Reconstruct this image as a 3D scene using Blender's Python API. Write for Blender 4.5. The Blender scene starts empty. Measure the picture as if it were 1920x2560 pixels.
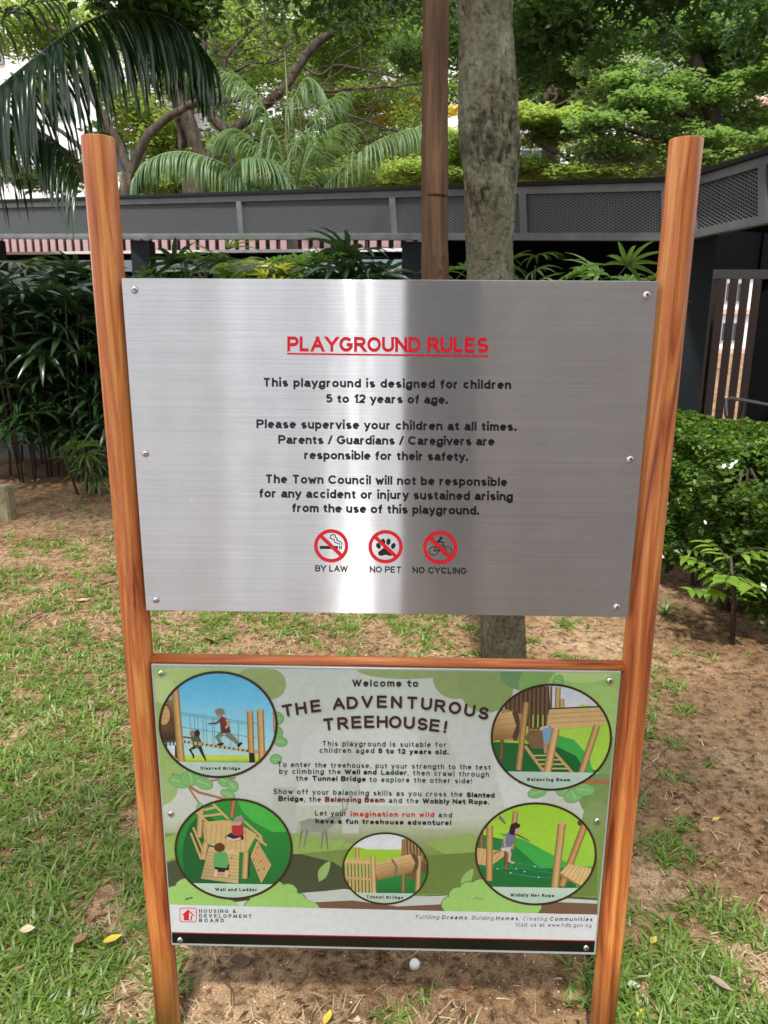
import bpy, bmesh, math, random
import numpy as np
from mathutils import Vector, Matrix, noise as mnoise
from mathutils.geometry import tessellate_polygon
random.seed(7)
rng = np.random.default_rng(7)
sc = bpy.context.scene
C = sc.collection
PI = math.pi

# ------------------------------------------------------------------ camera
EYE = Vector((0.024, -1.44, 1.68))
PITCH, ROLL, YAW = 0.2421, 0.00685, -0.0199
cp, sp, cy_, sy_ = math.cos(PITCH), math.sin(PITCH), math.cos(YAW), math.sin(YAW)
FW = Vector((sy_*cp, cy_*cp, -sp))
RT = Vector((cy_, -sy_, 0))
UPV = RT.cross(FW)
R2 = RT*math.cos(ROLL) + UPV*math.sin(ROLL)
U2 = UPV*math.cos(ROLL) - RT*math.sin(ROLL)
cam = bpy.data.objects.new('camera', bpy.data.cameras.new('camera'))
C.objects.link(cam)
sc.camera = cam
cam.data.sensor_fit = 'VERTICAL'
cam.data.sensor_height = 36.0
cam.data.lens = 1850/2560*36.0
cam.data.clip_start = 0.05
cam.data.clip_end = 1000
m = Matrix((R2, U2, -FW)).transposed().to_4x4()
m.translation = EYE
cam.matrix_world = m
cam.data.dof.use_dof = True
cam.data.dof.focus_distance = 1.5
cam.data.dof.aperture_fstop = cam.data.lens/2.0

# ------------------------------------------------------------------ sky, sun, exposure
SUN_EL, SUN_AZ = math.radians(60), math.radians(187)      # azimuth clockwise from +y
w = bpy.data.worlds.new('World')
sc.world = w
w.use_nodes = True
nt = w.node_tree
nt.nodes.clear()
out = nt.nodes.new('ShaderNodeOutputWorld')
bg = nt.nodes.new('ShaderNodeBackground')
sky = nt.nodes.new('ShaderNodeTexSky')
sky.sky_type = 'NISHITA'
sky.sun_disc = False
sky.sun_elevation = SUN_EL
sky.sun_rotation = SUN_AZ
sky.dust_density = 2.0
tc = nt.nodes.new('ShaderNodeTexCoord')
nz = nt.nodes.new('ShaderNodeTexNoise')
nz.inputs['Scale'].default_value = 2.6
nz.inputs['Detail'].default_value = 6
rp = nt.nodes.new('ShaderNodeValToRGB')
rp.color_ramp.elements[0].position = 0.30
rp.color_ramp.elements[1].position = 0.52
mx = nt.nodes.new('ShaderNodeMix')
mx.data_type = 'RGBA'
mx.inputs[7].default_value = (12.6, 13.0, 13.7, 1)          # bright thin cloud, in the sky texture's own units
nt.links.new(tc.outputs['Generated'], nz.inputs['Vector'])
nt.links.new(nz.outputs['Fac'], rp.inputs['Fac'])
nt.links.new(rp.outputs['Color'], mx.inputs[0])
nt.links.new(sky.outputs['Color'], mx.inputs[6])
nt.links.new(mx.outputs[2], bg.inputs['Color'])
bg.inputs['Strength'].default_value = 0.10
nt.links.new(bg.outputs['Background'], out.inputs['Surface'])

sun = bpy.data.objects.new('sun', bpy.data.lights.new('sun', 'SUN'))
C.objects.link(sun)
sun.data.energy = 4.3
sun.data.angle = math.radians(4)
sun.data.color = (1.0, 0.95, 0.87)
sd = Vector((math.sin(SUN_AZ)*math.cos(SUN_EL), math.cos(SUN_AZ)*math.cos(SUN_EL), math.sin(SUN_EL)))
sun.rotation_euler = sd.to_track_quat('Z', 'Y').to_euler()
sun.location = (-6, -8, 20)

vs = sc.view_settings
vs.view_transform = 'Standard'
vs.look = 'None'
vs.gamma = 1
vs.use_curve_mapping = False
vs.exposure = 0.45
sc.render.engine = 'CYCLES'
sc.cycles.use_denoising = True
sc.cycles.max_bounces = 8
sc.cycles.transparent_max_bounces = 8
sc.cycles.sample_clamp_indirect = 6

# ------------------------------------------------------------------ helpers
S = 1920/1659.0            # measurements were read off a 1659 px wide view of the photograph


def ray(u, v):
    return FW + R2*((u*S-960)/1850) - U2*((v*S-1280)/1850)


def onY(u, v, Y):
    d = ray(u, v)
    return EYE + d*((Y-EYE.y)/d.y)


def onZ(u, v, Z=0.0):
    d = ray(u, v)
    return EYE + d*((Z-EYE.z)/d.z)


def srgb(r, g, b):
    f = lambda c: (c/255/12.92) if c <= 10 else ((c/255+0.055)/1.055)**2.4
    return (f(r), f(g), f(b))


def mat(name, col, rough=0.6, metal=0.0, spec=0.5):
    mm = bpy.data.materials.new(name)
    mm.use_nodes = True
    b = mm.node_tree.nodes['Principled BSDF']
    b.inputs['Base Color'].default_value = (*col, 1)
    b.inputs['Roughness'].default_value = rough
    b.inputs['Metallic'].default_value = metal
    b.inputs['Specular IOR Level'].default_value = spec
    return mm


class N:
    """small node wiring helper"""
    def __init__(self, mm):
        self.m = mm
        self.t = mm.node_tree
        self.b = self.t.nodes['Principled BSDF']

    def new(self, kind, **kw):
        n = self.t.nodes.new(kind)
        for k, v in kw.items():
            if hasattr(n, k):
                setattr(n, k, v)
            else:
                n.inputs[k].default_value = v
        return n

    def link(self, a, b):
        self.t.links.new(a, b)

    def coords(self, scale=(1, 1, 1), kind='Object'):
        c = self.new('ShaderNodeTexCoord')
        mp = self.new('ShaderNodeMapping')
        mp.inputs['Scale'].default_value = scale
        self.link(c.outputs[kind], mp.inputs['Vector'])
        return mp.outputs['Vector']

    def noise(self, vec, scale, detail=4, rough=0.5, dist=0.0):
        n = self.new('ShaderNodeTexNoise')
        n.inputs['Scale'].default_value = scale
        n.inputs['Detail'].default_value = detail
        n.inputs['Roughness'].default_value = rough
        n.inputs['Distortion'].default_value = dist
        if vec is not None:
            self.link(vec, n.inputs['Vector'])
        return n.outputs['Fac']

    def ramp(self, fac, stops):
        r = self.new('ShaderNodeValToRGB')
        el = r.color_ramp.elements
        while len(el) < len(stops):
            el.new(0.5)
        for e, (p, c) in zip(el, stops):
            e.position = p
            e.color = (*c, 1) if len(c) == 3 else c
        self.link(fac, r.inputs['Fac'])
        return r.outputs['Color']

    def mix(self, fac, a, b, mode='MIX'):
        n = self.new('ShaderNodeMix')
        n.data_type = 'RGBA'
        n.blend_type = mode
        for sock, v in ((0, fac), (6, a), (7, b)):
            if isinstance(v, (int, float)):
                n.inputs[sock].default_value = v
            elif isinstance(v, tuple):
                n.inputs[sock].default_value = (*v, 1)
            else:
                self.link(v, n.inputs[sock])
        return n.outputs[2]

    def bump(self, h, strength=0.3, dist=0.01):
        n = self.new('ShaderNodeBump')
        n.inputs['Strength'].default_value = strength
        n.inputs['Distance'].default_value = dist
        self.link(h, n.inputs['Height'])
        self.link(n.outputs['Normal'], self.b.inputs['Normal'])


def tag(o, label=None, cat=None, group=None, kind=None):
    for k, v in (('label', label), ('category', cat), ('group', group), ('kind', kind)):
        if v:
            o[k] = v
    return o


def thing(name, loc, label, cat, group=None, rz=0.0):
    o = bpy.data.objects.new(name, None)
    C.objects.link(o)
    o.location = loc
    o.rotation_euler = (0, 0, rz)
    o.empty_display_size = 0.1
    return tag(o, label, cat, group)


def off_of(parent):
    v = Vector((0, 0, 0))
    while parent is not None:
        v = v + parent.location
        parent = parent.parent
    return v


def link_mesh(name, me, mats, parent=None, smooth=False):
    for mm in (mats if isinstance(mats, (list, tuple)) else [mats]):
        me.materials.append(mm)
    if smooth:
        me.shade_smooth()
    o = bpy.data.objects.new(name, me)
    C.objects.link(o)
    o.parent = parent
    return o


class MB:
    """collects plain geometry in world coordinates, builds ONE mesh object"""
    def __init__(self):
        self.v, self.f, self.c, self.mi = [], [], [], []

    def add(self, vs_, fs, mi=0):
        n = len(self.v)
        self.v.extend([tuple(p) for p in vs_])
        self.f.extend([tuple(i+n for i in q) for q in fs])
        self.mi.extend([mi]*len(fs))

    def box(self, lo, hi, mi=0, M=None):
        x0, y0, z0 = lo
        x1, y1, z1 = hi
        p = [Vector(q) for q in ((x0, y0, z0), (x1, y0, z0), (x1, y1, z0), (x0, y1, z0), (x0, y0, z1), (x1, y0, z1), (x1, y1, z1), (x0, y1, z1))]
        if M is not None:
            p = [M @ q for q in p]
        self.add(p, [(0, 3, 2, 1), (4, 5, 6, 7), (0, 1, 5, 4), (1, 2, 6, 5), (2, 3, 7, 6), (3, 0, 4, 7)], mi)

    def hexa(self, q, mi=0):
        """eight corners: bottom four then top four"""
        self.add(q, [(0, 3, 2, 1), (4, 5, 6, 7), (0, 1, 5, 4), (1, 2, 6, 5), (2, 3, 7, 6), (3, 0, 4, 7)], mi)

    def bar(self, a, b, wd, ht, up=Vector((0, 0, 1)), mi=0):
        a, b = Vector(a), Vector(b)
        d = (b-a).normalized()
        s = d.cross(up)
        if s.length < 1e-4:
            s = Vector((1, 0, 0))
        s.normalize()
        t = s.cross(d).normalized()
        s = s*(wd/2)
        t = t*(ht/2)
        self.hexa([a-s-t, b-s-t, b+s-t, a+s-t, a-s+t, b-s+t, b+s+t, a+s+t], mi)

    def tube(self, pts, rad, seg=10, cap=True, mi=0):
        pts = [Vector(p) for p in pts]
        n = len(pts)
        rad = [rad]*n if isinstance(rad, (int, float)) else list(rad)
        vs_, fs = [], []
        ref = Vector((0.3, 0.2, 0.93))
        prev = None
        for i, p in enumerate(pts):
            d = (pts[min(i+1, n-1)]-pts[max(i-1, 0)]).normalized()
            if prev is None:
                a = d.cross(ref)
                if a.length < 0.1:
                    a = d.cross(Vector((1, 0, 0)))
            else:
                a = prev - d*prev.dot(d)
            a.normalize()
            prev = a
            b = d.cross(a)
            for k in range(seg):
                t = 2*PI*k/seg
                vs_.append(p + (a*math.cos(t)+b*math.sin(t))*rad[i])
        for i in range(n-1):
            for k in range(seg):
                k2 = (k+1) % seg
                fs.append((i*seg+k, i*seg+k2, (i+1)*seg+k2, (i+1)*seg+k))
        if cap:
            fs.append(tuple(range(seg))[::-1])
            fs.append(tuple((n-1)*seg+k for k in range(seg)))
        self.add(vs_, fs, mi)

    def build(self, name, mats, parent=None, smooth=False):
        me = bpy.data.meshes.new(name)
        o = off_of(parent)
        me.from_pydata([(x-o.x, y-o.y, z-o.z) for x, y, z in self.v], [], self.f)
        if any(self.mi):
            me.polygons.foreach_set('material_index', self.mi)
        return link_mesh(name, me, mats, parent, smooth)


def quads_mesh(name, V, F, tint=None):
    """fast mesh from numpy arrays; F is (m,4) or (m,3)"""
    me = bpy.data.meshes.new(name)
    V = np.asarray(V, np.float32)
    F = np.asarray(F, np.int32)
    k = F.shape[1]
    me.vertices.add(len(V))
    me.vertices.foreach_set('co', V.ravel())
    me.loops.add(F.size)
    me.loops.foreach_set('vertex_index', F.ravel())
    me.polygons.add(len(F))
    me.polygons.foreach_set('loop_start', np.arange(0, F.size, k, dtype=np.int32))
    if tint is not None:
        at = me.attributes.new('tint', 'FLOAT', 'FACE')
        at.data.foreach_set('value', np.asarray(tint, np.float32))
    me.update(calc_edges=True)
    return me


def smooth_path(pts, sub=5):
    """Catmull-Rom through tuples of any length"""
    P = [np.array(p, float) for p in pts]
    P = [2*P[0]-P[1]] + P + [2*P[-1]-P[-2]]
    o = []
    for i in range(1, len(P)-2):
        for k in range(sub):
            t = k/sub
            a, b, c_, d = P[i-1], P[i], P[i+1], P[i+2]
            o.append(0.5*((2*b)+(c_-a)*t+(2*a-5*b+4*c_-d)*t*t+(3*b-a-3*c_+d)*t**3))
    o.append(P[-2])
    return o


def leaf_mat(name, dark, light, trans=0.45, rough=0.45, spec=0.35):
    """leaf: colour varies leaf by leaf, lets light through"""
    mm = mat(name, dark, rough, 0, spec)
    n = N(mm)
    at = n.new('ShaderNodeAttribute')
    at.attribute_name = 'tint'
    col = n.mix(at.outputs['Fac'], dark, light)
    n.link(col, n.b.inputs['Base Color'])
    tr = n.new('ShaderNodeBsdfTranslucent')
    tc_ = n.mix(0.6, col, tuple(min(1, c*1.7) for c in (light[0], light[1], light[2]*0.6)))
    n.link(tc_, tr.inputs['Color'])
    ms = n.new('ShaderNodeMixShader')
    ms.inputs[0].default_value = trans
    n.link(n.b.outputs[0], ms.inputs[1])
    n.link(tr.outputs[0], ms.inputs[2])
    n.link(ms.outputs[0], n.t.nodes['Material Output'].inputs['Surface'])
    return mm


def leaf_cloud(P, size, flat=0.5, aspect=0.5, jitter=0.4, droop=0.2):
    """leaf-shaped four-sided faces at points P; returns V,F,tint"""
    n = len(P)
    nm = rng.normal(size=(n, 3))
    nm /= np.linalg.norm(nm, axis=1, keepdims=True)
    nm[:, 2] = np.abs(nm[:, 2])
    nm = nm*(1-flat)+np.array([0, 0, 1.0])*flat
    nm /= np.linalg.norm(nm, axis=1, keepdims=True)
    a = rng.normal(size=(n, 3))
    a[:, 2] -= droop
    a -= nm*np.sum(a*nm, axis=1, keepdims=True)
    a /= np.linalg.norm(a, axis=1, keepdims=True)
    b = np.cross(nm, a)
    L = size*(1+jitter*(rng.random(n)-0.5)*2)[:, None]
    V = np.stack([P-a*L*0.5, P+b*L*aspect*0.5-a*L*0.05+nm*L*0.07, P+a*L*0.5, P-b*L*aspect*0.5-a*L*0.05+nm*L*0.07], 1).reshape(-1, 3)
    F = np.arange(4*n).reshape(n, 4)
    return V, F, rng.random(n)


def blob_points(blobs, per_m3=None):
    """blobs: (centre, (rx,ry,rz), count) -> points concentrated towards the outside"""
    o = []
    for c_, r, k in blobs:
        d = rng.normal(size=(k, 3))
        d /= np.linalg.norm(d, axis=1, keepdims=True)
        rr = rng.random(k)**0.45
        wob = 1+0.25*np.sin(d[:, 0]*7+c_[0]*3)*np.cos(d[:, 1]*6+c_[2]*5)
        o.append(np.array(c_)+d*(rr*wob)[:, None]*np.array(r))
    return np.concatenate(o)


def cloud_obj(name, P, size, mm, parent, **kw):
    V, F, t = leaf_cloud(P, size, **kw)
    o = off_of(parent)
    V = V-np.array(o)
    return link_mesh(name, quads_mesh(name, V, F, t), mm, parent)

# ================================================================== SETTING
M_soil = mat('sandy_soil', (0.3, 0.17, 0.09), 0.95, 0, 0.1)
n = N(M_soil)
vec = n.coords((1, 1, 1))
f1 = n.noise(vec, 1.3, 5, 0.6)
f2 = n.noise(vec, 22, 6, 0.7)
f3 = n.noise(vec, 190, 3, 0.7)
base = n.ramp(f1, [(0.30, (0.16, 0.098, 0.054)), (0.5, (0.28, 0.180, 0.104)), (0.66, (0.39, 0.275, 0.172))])
det = n.ramp(f2, [(0.36, (0.32, 0.28, 0.24)), (0.55, (1, 1, 1)), (0.72, (1.2, 1.15, 1.05))])
c1 = n.mix(1.0, base, det, 'MULTIPLY')
grain = n.ramp(f3, [(0.30, (0.42, 0.40, 0.38)), (0.5, (1, 1, 1)), (0.68, (1.45, 1.4, 1.3))])
c2 = n.mix(1.0, c1, grain, 'MULTIPLY')
n.link(c2, n.b.inputs['Base Color'])
hh = n.mix(0.45, f2, f3)
n.bump(hh, 0.9, 0.012)


def ground_h(x, y):
    near = 1.0/(1+max(0, abs(x)-6)+max(0, y-8))
    return (mnoise.noise(Vector((x*0.9, y*0.9, 3.3)))*0.035 + mnoise.noise(Vector((x*4.5, y*4.5, 7.7)))*0.010 + mnoise.noise(Vector((x*14, y*14, 1.7)))*0.005)*near - 0.012


def axis(lo, hi, fine, far):
    a = list(np.arange(lo, hi+1e-6, fine))
    st, x = fine, hi
    while x < far:
        st *= 1.35
        x += st
        a.append(x)
    st, x = fine, lo
    while x > -far:
        st *= 1.35
        x -= st
        a.insert(0, x)
    return a


gx, gy = axis(-4.2, 4.2, 0.04, 320), axis(-1.2, 5.5, 0.04, 320)
GV = [(x, y, ground_h(x, y)) for y in gy for x in gx]
nx = len(gx)
GF = [(j*nx+i, j*nx+i+1, (j+1)*nx+i+1, (j+1)*nx+i) for j in range(len(gy)-1) for i in range(nx-1)]
me = quads_mesh('ground', GV, GF)
g = link_mesh('ground', me, M_soil, None, True)
tag(g, 'sandy brown bare soil under and behind the sign', None, None, 'structure')

M_pave = mat('pale_grey_paving', srgb(176, 180, 186), 0.85)
n = N(M_pave)
n.link(n.ramp(n.noise(n.coords(), 1.5, 6, .6), [(.3, srgb(150, 154, 160)), (.7, srgb(188, 192, 198))]), n.b.inputs['Base Color'])
q = MB()  # unseen paving added to lighten what the steel reflects
q.add([(-16, -30, .03), (14, -30, .03), (14, -2.3, .03), (-16, -2.3, .03), (-16, -30, -.05), (14, -30, -.05), (14, -2.3, -.05), (-16, -2.3, -.05)], [(0, 1, 2, 3), (3, 2, 6, 7), (2, 1, 5, 6), (0, 3, 7, 4)])
tag(q.build('bounce_paving', M_pave), 'unseen pale grey paving added behind the viewer to lighten the steel reflection', None, None, 'structure')

# ------------------------------------------------------------------ covered walkway
M_gsteel = mat('grey_painted_steel', srgb(118, 121, 122), 0.5)
n = N(M_gsteel)
f = n.noise(n.coords((1, 1, 1)), 3, 5, 0.6)
n.link(n.ramp(f, [(0.3, srgb(76, 80, 82)), (0.7, srgb(106, 110, 111))]), n.b.inputs['Base Color'])
M_roofdark = mat('dark_roof_sheet', (0.014, 0.015, 0.016), 0.7, 0, .15)
M_dark = mat('dark_blue_grey_paint', (0.010, 0.015, 0.020), 0.5, 0, .25)
M_shade = mat('shade_black', (0.006, 0.006, 0.007), 0.9, 0, .03)  # near-black that paints in the deep shade under the walkway
M_meshp = mat('grey_expanded_metal', srgb(92, 95, 97), 0.6, 0, .3)
M_bluegrey = mat('pale_blue_grey_beam', srgb(120, 134, 146), 0.5)
M_white = mat('white_paint', (0.7, 0.7, 0.7), 0.5)

BB = onY(265, 517, 8.46)
BC = onY(1475, 521, 5.16)
TB = onY(265, 424, 8.46)
TC = onY(1475, 384, 5.16)
dirL = (BC-BB)/(BC.x-BB.x)
dirLt = (TC-TB)/(TC.x-TB.x)
xl = -11.5
BA = BB+dirL*(xl-BB.x)
TA = TB+dirLt*(xl-TB.x)
BD = onY(1659, 464, 4.42)
TD = onY(1659, 305, 4.42)
k = 3.2
BE = BC+(BD-BC)*k
TE = TC+(TD-TC)*k
BE.z = BC.z+(BD.z-BC.z)*1.2
TE.z = TC.z+(TD.z-TC.z)*1.2
walk = thing('covered_walkway', (0, 7, 0), 'long grey covered walkway with perforated metal fascia and dark columns behind the sign', 'walkway')


def lerp(a, b, t):
    return a+(b-a)*t


def run(b0, b1, t0, t1, cuts, dep):
    """fascia between two ends; cuts are fractions where the upright bars stand"""
    h = Vector((b1.x-b0.x, b1.y-b0.y, 0)).normalized()
    nrm = Vector((h.y, -h.x, 0))                 # towards the viewer
    R = lambda s, r, o=0.0: lerp(lerp(b0, b1, s), lerp(t0, t1, s), r)+nrm*o
    fr = MB()
    fr.hexa([R(0, 0, .04), R(1, 0, .04), R(1, 0, -.03), R(0, 0, -.03), R(0, .13, .04), R(1, .13, .04), R(1, .13, -.03), R(0, .13, -.03)])
    fr.build('bottom_rail', M_gsteel, walk)
    fr = MB()
    fr.hexa([R(0, .80, .035), R(1, .80, .035), R(1, .80, -.03), R(0, .80, -.03), R(0, .93, .035), R(1, .93, .035), R(1, .93, -.03), R(0, .93, -.03)])
    fr.build('top_rail', M_gsteel, walk)
    fr = MB()
    fr.hexa([R(0, .93, .07), R(1, .93, .07), R(1, .93, -.3), R(0, .93, -.3), R(0, 1.0, .07), R(1, 1.0, .07), R(1, 1.0, -.3), R(0, 1.0, -.3)])
    fr.build('roof_edge', M_roofdark, walk)
    L = (b1-b0).length
    for s in cuts:
        e = 0.035/L
        fr = MB()
        fr.hexa([R(s-e, .13, .038), R(s+e, .13, .038), R(s+e, .13, -.028), R(s-e, .13, -.028), R(s-e, .80, .038), R(s+e, .80, .038), R(s+e, .80, -.028), R(s-e, .80, -.028)])
        fr.build('upright_bar', M_gsteel, walk)
    # expanded metal: crossing diagonal strands with real diamond holes, one panel per bay
    ed = [0]+list(cuts)+[1]
    hh_ = (t0-b0).length*0.67
    for a, b in zip(ed[:-1], ed[1:]):
        wid = (b-a)*L
        if wid < 0.1:
            continue
        p = MB()
        pitch, slope = 0.046, 0.62
        for sg in (1, -1):
            k_ = -int(hh_/slope/pitch)-2
            while k_*pitch < wid+hh_/slope+pitch:
                x0 = k_*pitch
                x1 = x0+sg*hh_/slope
                y0, y1 = 0.0, 1.0
                for _ in range(2):
                    if x1 != x0:
                        for lim in (0.0, wid):
                            t = (lim-x0)/(x1-x0)
                            if 0 < t < 1:
                                if (x0 < 0 and lim == 0) or (x0 > wid and lim == wid):
                                    y0 = y0+(y1-y0)*t
                                    x0 = lim
                                elif (x1 < 0 and lim == 0) or (x1 > wid and lim == wid):
                                    y1 = y0+(y1-y0)*t
                                    x1 = lim
                if -1e-6 <= x0 <= wid+1e-6 and -1e-6 <= x1 <= wid+1e-6 and y1-y0 > 0.02:
                    A = R(a+x0/L, .13+.67*y0, -0.004*sg)
                    B = R(a+x1/L, .13+.67*y1, -0.004*sg)
                    dd = (B-A).normalized()
                    sd_ = dd.cross(nrm).normalized()*0.0056
                    p.add([A-sd_, B-sd_, B+sd_, A+sd_], [(0, 1, 2, 3)])
                k_ += 1
        o = p.build('perforated_screen', M_meshp, walk)
        o['kind'] = 'stuff'
        # dark plate behind the open metal stands in for the shaded roof void
    return R, nrm


def frac(u, b0, b1, v=517):
    # where a column of the picture crosses the run
    lo, hi = 0.0, 1.0
    d = ray(u, v)
    n2 = Vector((-d.y, d.x))
    g0 = n2.dot(Vector((b0.x-EYE.x, b0.y-EYE.y)))
    g1 = n2.dot(Vector((b1.x-EYE.x, b1.y-EYE.y)))
    return g0/(g0-g1)


RL, nL = run(BA, BC, TA, TC, sorted([frac(u, BA, BC) for u in (-60, 210, 527, 857, 1135, 1440)]+[0.12, 0.25]), 2.4)
RR, nR = run(BC, BE, TC, TE, [frac(1500, BC, BE), frac(1650, BC, BE), 0.55, 0.78], 2.4)
# dark plate painting in the shaded void behind the open metal, roof sheets
DEPTH = 2.3
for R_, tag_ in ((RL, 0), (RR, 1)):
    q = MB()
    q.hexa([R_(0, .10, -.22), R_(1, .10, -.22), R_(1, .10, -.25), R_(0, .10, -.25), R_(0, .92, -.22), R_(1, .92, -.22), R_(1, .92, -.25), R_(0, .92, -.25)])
    q.build('void_shade_plate', mat('void_shade_grey', srgb(34, 36, 36), 0.8, 0, .1), walk)
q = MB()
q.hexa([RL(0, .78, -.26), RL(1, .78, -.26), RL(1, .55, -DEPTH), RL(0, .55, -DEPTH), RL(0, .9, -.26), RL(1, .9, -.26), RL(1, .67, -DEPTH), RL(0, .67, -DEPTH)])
q.build('roof_sheet', M_shade, walk)
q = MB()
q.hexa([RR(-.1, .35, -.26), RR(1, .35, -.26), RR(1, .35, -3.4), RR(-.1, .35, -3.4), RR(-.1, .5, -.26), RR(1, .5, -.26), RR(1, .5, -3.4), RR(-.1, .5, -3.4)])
q.build('roof_sheet', M_shade, walk)


def column(p, wid, ztop, mm=M_dark):
    q = MB()
    q.box((p.x-wid/2, p.y-wid/2, 0), (p.x+wid/2, p.y+wid/2, ztop-0.004))
    q.build('column', mm, walk)
    q = MB()
    q.box((p.x-wid/2-.04, p.y-wid/2-.04, 0), (p.x+wid/2+.04, p.y+wid/2+.04, .10))
    q.build('base_plate', mm, walk)


for u, wd in ((-40, .24), (284, .24), (871, .20)):
    p = lerp(BA, BC, frac(u, BA, BC))-nL*0.18
    column(p, wd, p.z)
p = onY(1492, 700, 5.35)
column(Vector((p.x, p.y, 0)), .21, BC.z+.05)
# back edge beam, near-black wall below it stands in for deep shade
q = MB()
b0, b1 = onY(-300, 571, 15.4), onY(1440, 571, 8.6)
for dz0, dz1, mm, nm_, off in ((-.03, .16, M_bluegrey, 'edge_beam', 0.0), (.16, .27, M_shade, 'shadow_gap', .06), (.27, .315, M_white, 'white_capping', -.03)):
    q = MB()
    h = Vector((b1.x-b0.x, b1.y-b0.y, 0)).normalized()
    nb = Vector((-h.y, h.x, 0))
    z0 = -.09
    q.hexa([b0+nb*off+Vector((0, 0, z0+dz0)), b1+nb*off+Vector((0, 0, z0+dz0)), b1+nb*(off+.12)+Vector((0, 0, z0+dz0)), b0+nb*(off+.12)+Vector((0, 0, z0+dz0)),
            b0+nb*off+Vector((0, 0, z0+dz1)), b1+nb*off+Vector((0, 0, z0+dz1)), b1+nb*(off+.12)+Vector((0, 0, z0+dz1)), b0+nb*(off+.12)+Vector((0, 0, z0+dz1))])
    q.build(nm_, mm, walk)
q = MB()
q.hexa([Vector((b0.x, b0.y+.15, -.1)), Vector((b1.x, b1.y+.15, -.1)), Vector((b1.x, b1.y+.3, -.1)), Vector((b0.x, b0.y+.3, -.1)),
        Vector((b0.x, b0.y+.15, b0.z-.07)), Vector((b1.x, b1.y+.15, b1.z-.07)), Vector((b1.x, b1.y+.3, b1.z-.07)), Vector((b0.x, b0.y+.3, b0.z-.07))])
wl = q.build('shade_wall', M_shade)
tag(wl, 'near-black wall standing in for the deep shade behind the covered walkway', 'wall')
# grey plinth seen between the palm stems at the left
M_conc = mat('grey_concrete', srgb(105, 106, 108), 0.8)
n = N(M_conc)
n.link(n.ramp(n.noise(n.coords(), 4, 6, .6), [(.3, srgb(88, 89, 92)), (.7, srgb(122, 122, 124))]), n.b.inputs['Base Color'])
q = MB()
a0, a1 = onZ(-200, 985), onZ(880, 985)
q.box((a0.x, a0.y, -.1), (a1.x, a0.y+.25, .62))
q.box((a0.x, a0.y-.06, .30), (a1.x, a0.y-.004, .36))
pl = q.build('low_wall', M_conc)
tag(pl, 'low grey concrete wall half hidden behind the dark palm stems', 'wall')

# slatted screen of pink-brown slats above the beam
M_slat = mat('dusty_pink_slat', srgb(172, 138, 140), 0.6)
M_slatd = mat('brown_slat_backing', srgb(62, 50, 46), 0.7)
scr = thing('slatted_screen', (0, 12, 0), 'high screen of upright dusty pink slats seen below the walkway fascia', 'screen')
s0, s1 = onY(-250, 540, 17.0), onY(1440, 540, 10.4)
LL = (s1-s0).length
hs = (s1-s0)/LL
ns = Vector((-hs.y, hs.x, 0)).normalized()
q = MB()
for zz in (-.55, .30):
    q.bar(s0+ns*.10+Vector((0, 0, zz)), s1+ns*.10+Vector((0, 0, zz)), .08, .08)
q.build('frame_rail', M_slatd, scr)
k_, sl = 0, 0.0
proto = None
while sl < LL:
    q0 = s0+hs*sl
    if proto is None:
        q = MB()
        q.box((-.060, -.02, -.7), (.060, .02, .42))
        proto = q.build('slat', M_slat, None)
        proto.parent = scr
        so = proto
    else:
        so = proto.copy()
        C.objects.link(so)
    so.location = q0-scr.location
    so.rotation_euler = (0, 0, math.atan2(hs.y, hs.x)+0.15)
    sl += .225
q = MB()
q.hexa([s0+ns*.22+Vector((0, 0, -.75)), s1+ns*.22+Vector((0, 0, -.75)), s1+ns*.25+Vector((0, 0, -.75)), s0+ns*.25+Vector((0, 0, -.75)), s0+ns*.22+Vector((0, 0, .40)), s1+ns*.22+Vector((0, 0, .40)), s1+ns*.25+Vector((0, 0, .40)), s0+ns*.25+Vector((0, 0, .40))])
q.build('backing_sheet', M_slatd, scr)  # added dark sheet, its brown standing in for shade between the slats
q = MB()
for kk in range(0, int(LL/1.8)+1):
    p = s0+hs*(kk*1.8)+ns*.15
    q.box((p.x-.05, p.y-.05, 0), (p.x+.05, p.y+.05, p.z+.40))
q.build('support_post', M_slatd, scr)

# dark slatted gate inside the walkway at the right, bright gaps between slats
M_dslat = mat('dark_brown_slat', srgb(40, 32, 31), 0.6, 0, .2)
M_dslat2 = mat('dark_grey_frame', (0.02, 0.021, 0.024), 0.5)
gate = thing('slatted_gate', (4.4, 8.2, 0), 'tall dark slatted gate with bright gaps under the right end of the walkway', 'gate')
YG = 7.4
gx0, gx1 = onY(1515, 700, YG).x, onY(1640, 700, YG).x
zt, zb = onY(1570, 602, YG).z, 0.05
q = MB()
q.box((gx0-.1, YG, zt), (gx1+.1, YG+.08, zt+.10))
q.box((gx0-.1, YG, .02), (gx1+.1, YG+.08, .10))
q.build('frame_rail', M_dslat2, gate)
pr = None
nn = 5
for i in range(nn):
    x = gx0+.03+(gx1-gx0)*(i+.2)/nn
    if pr is None:
        q = MB()
        q.box((-.043, 0, .104), (.043, .03, zt-.004))
        pr = q.build('slat', M_dslat, None)
        pr.parent = gate
        so = pr
    else:
        so = pr.copy()
        C.objects.link(so)
    so.location = (x-4.4, YG-8.2, 0)
    so.rotation_euler = (0, 0, -.25)
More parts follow.
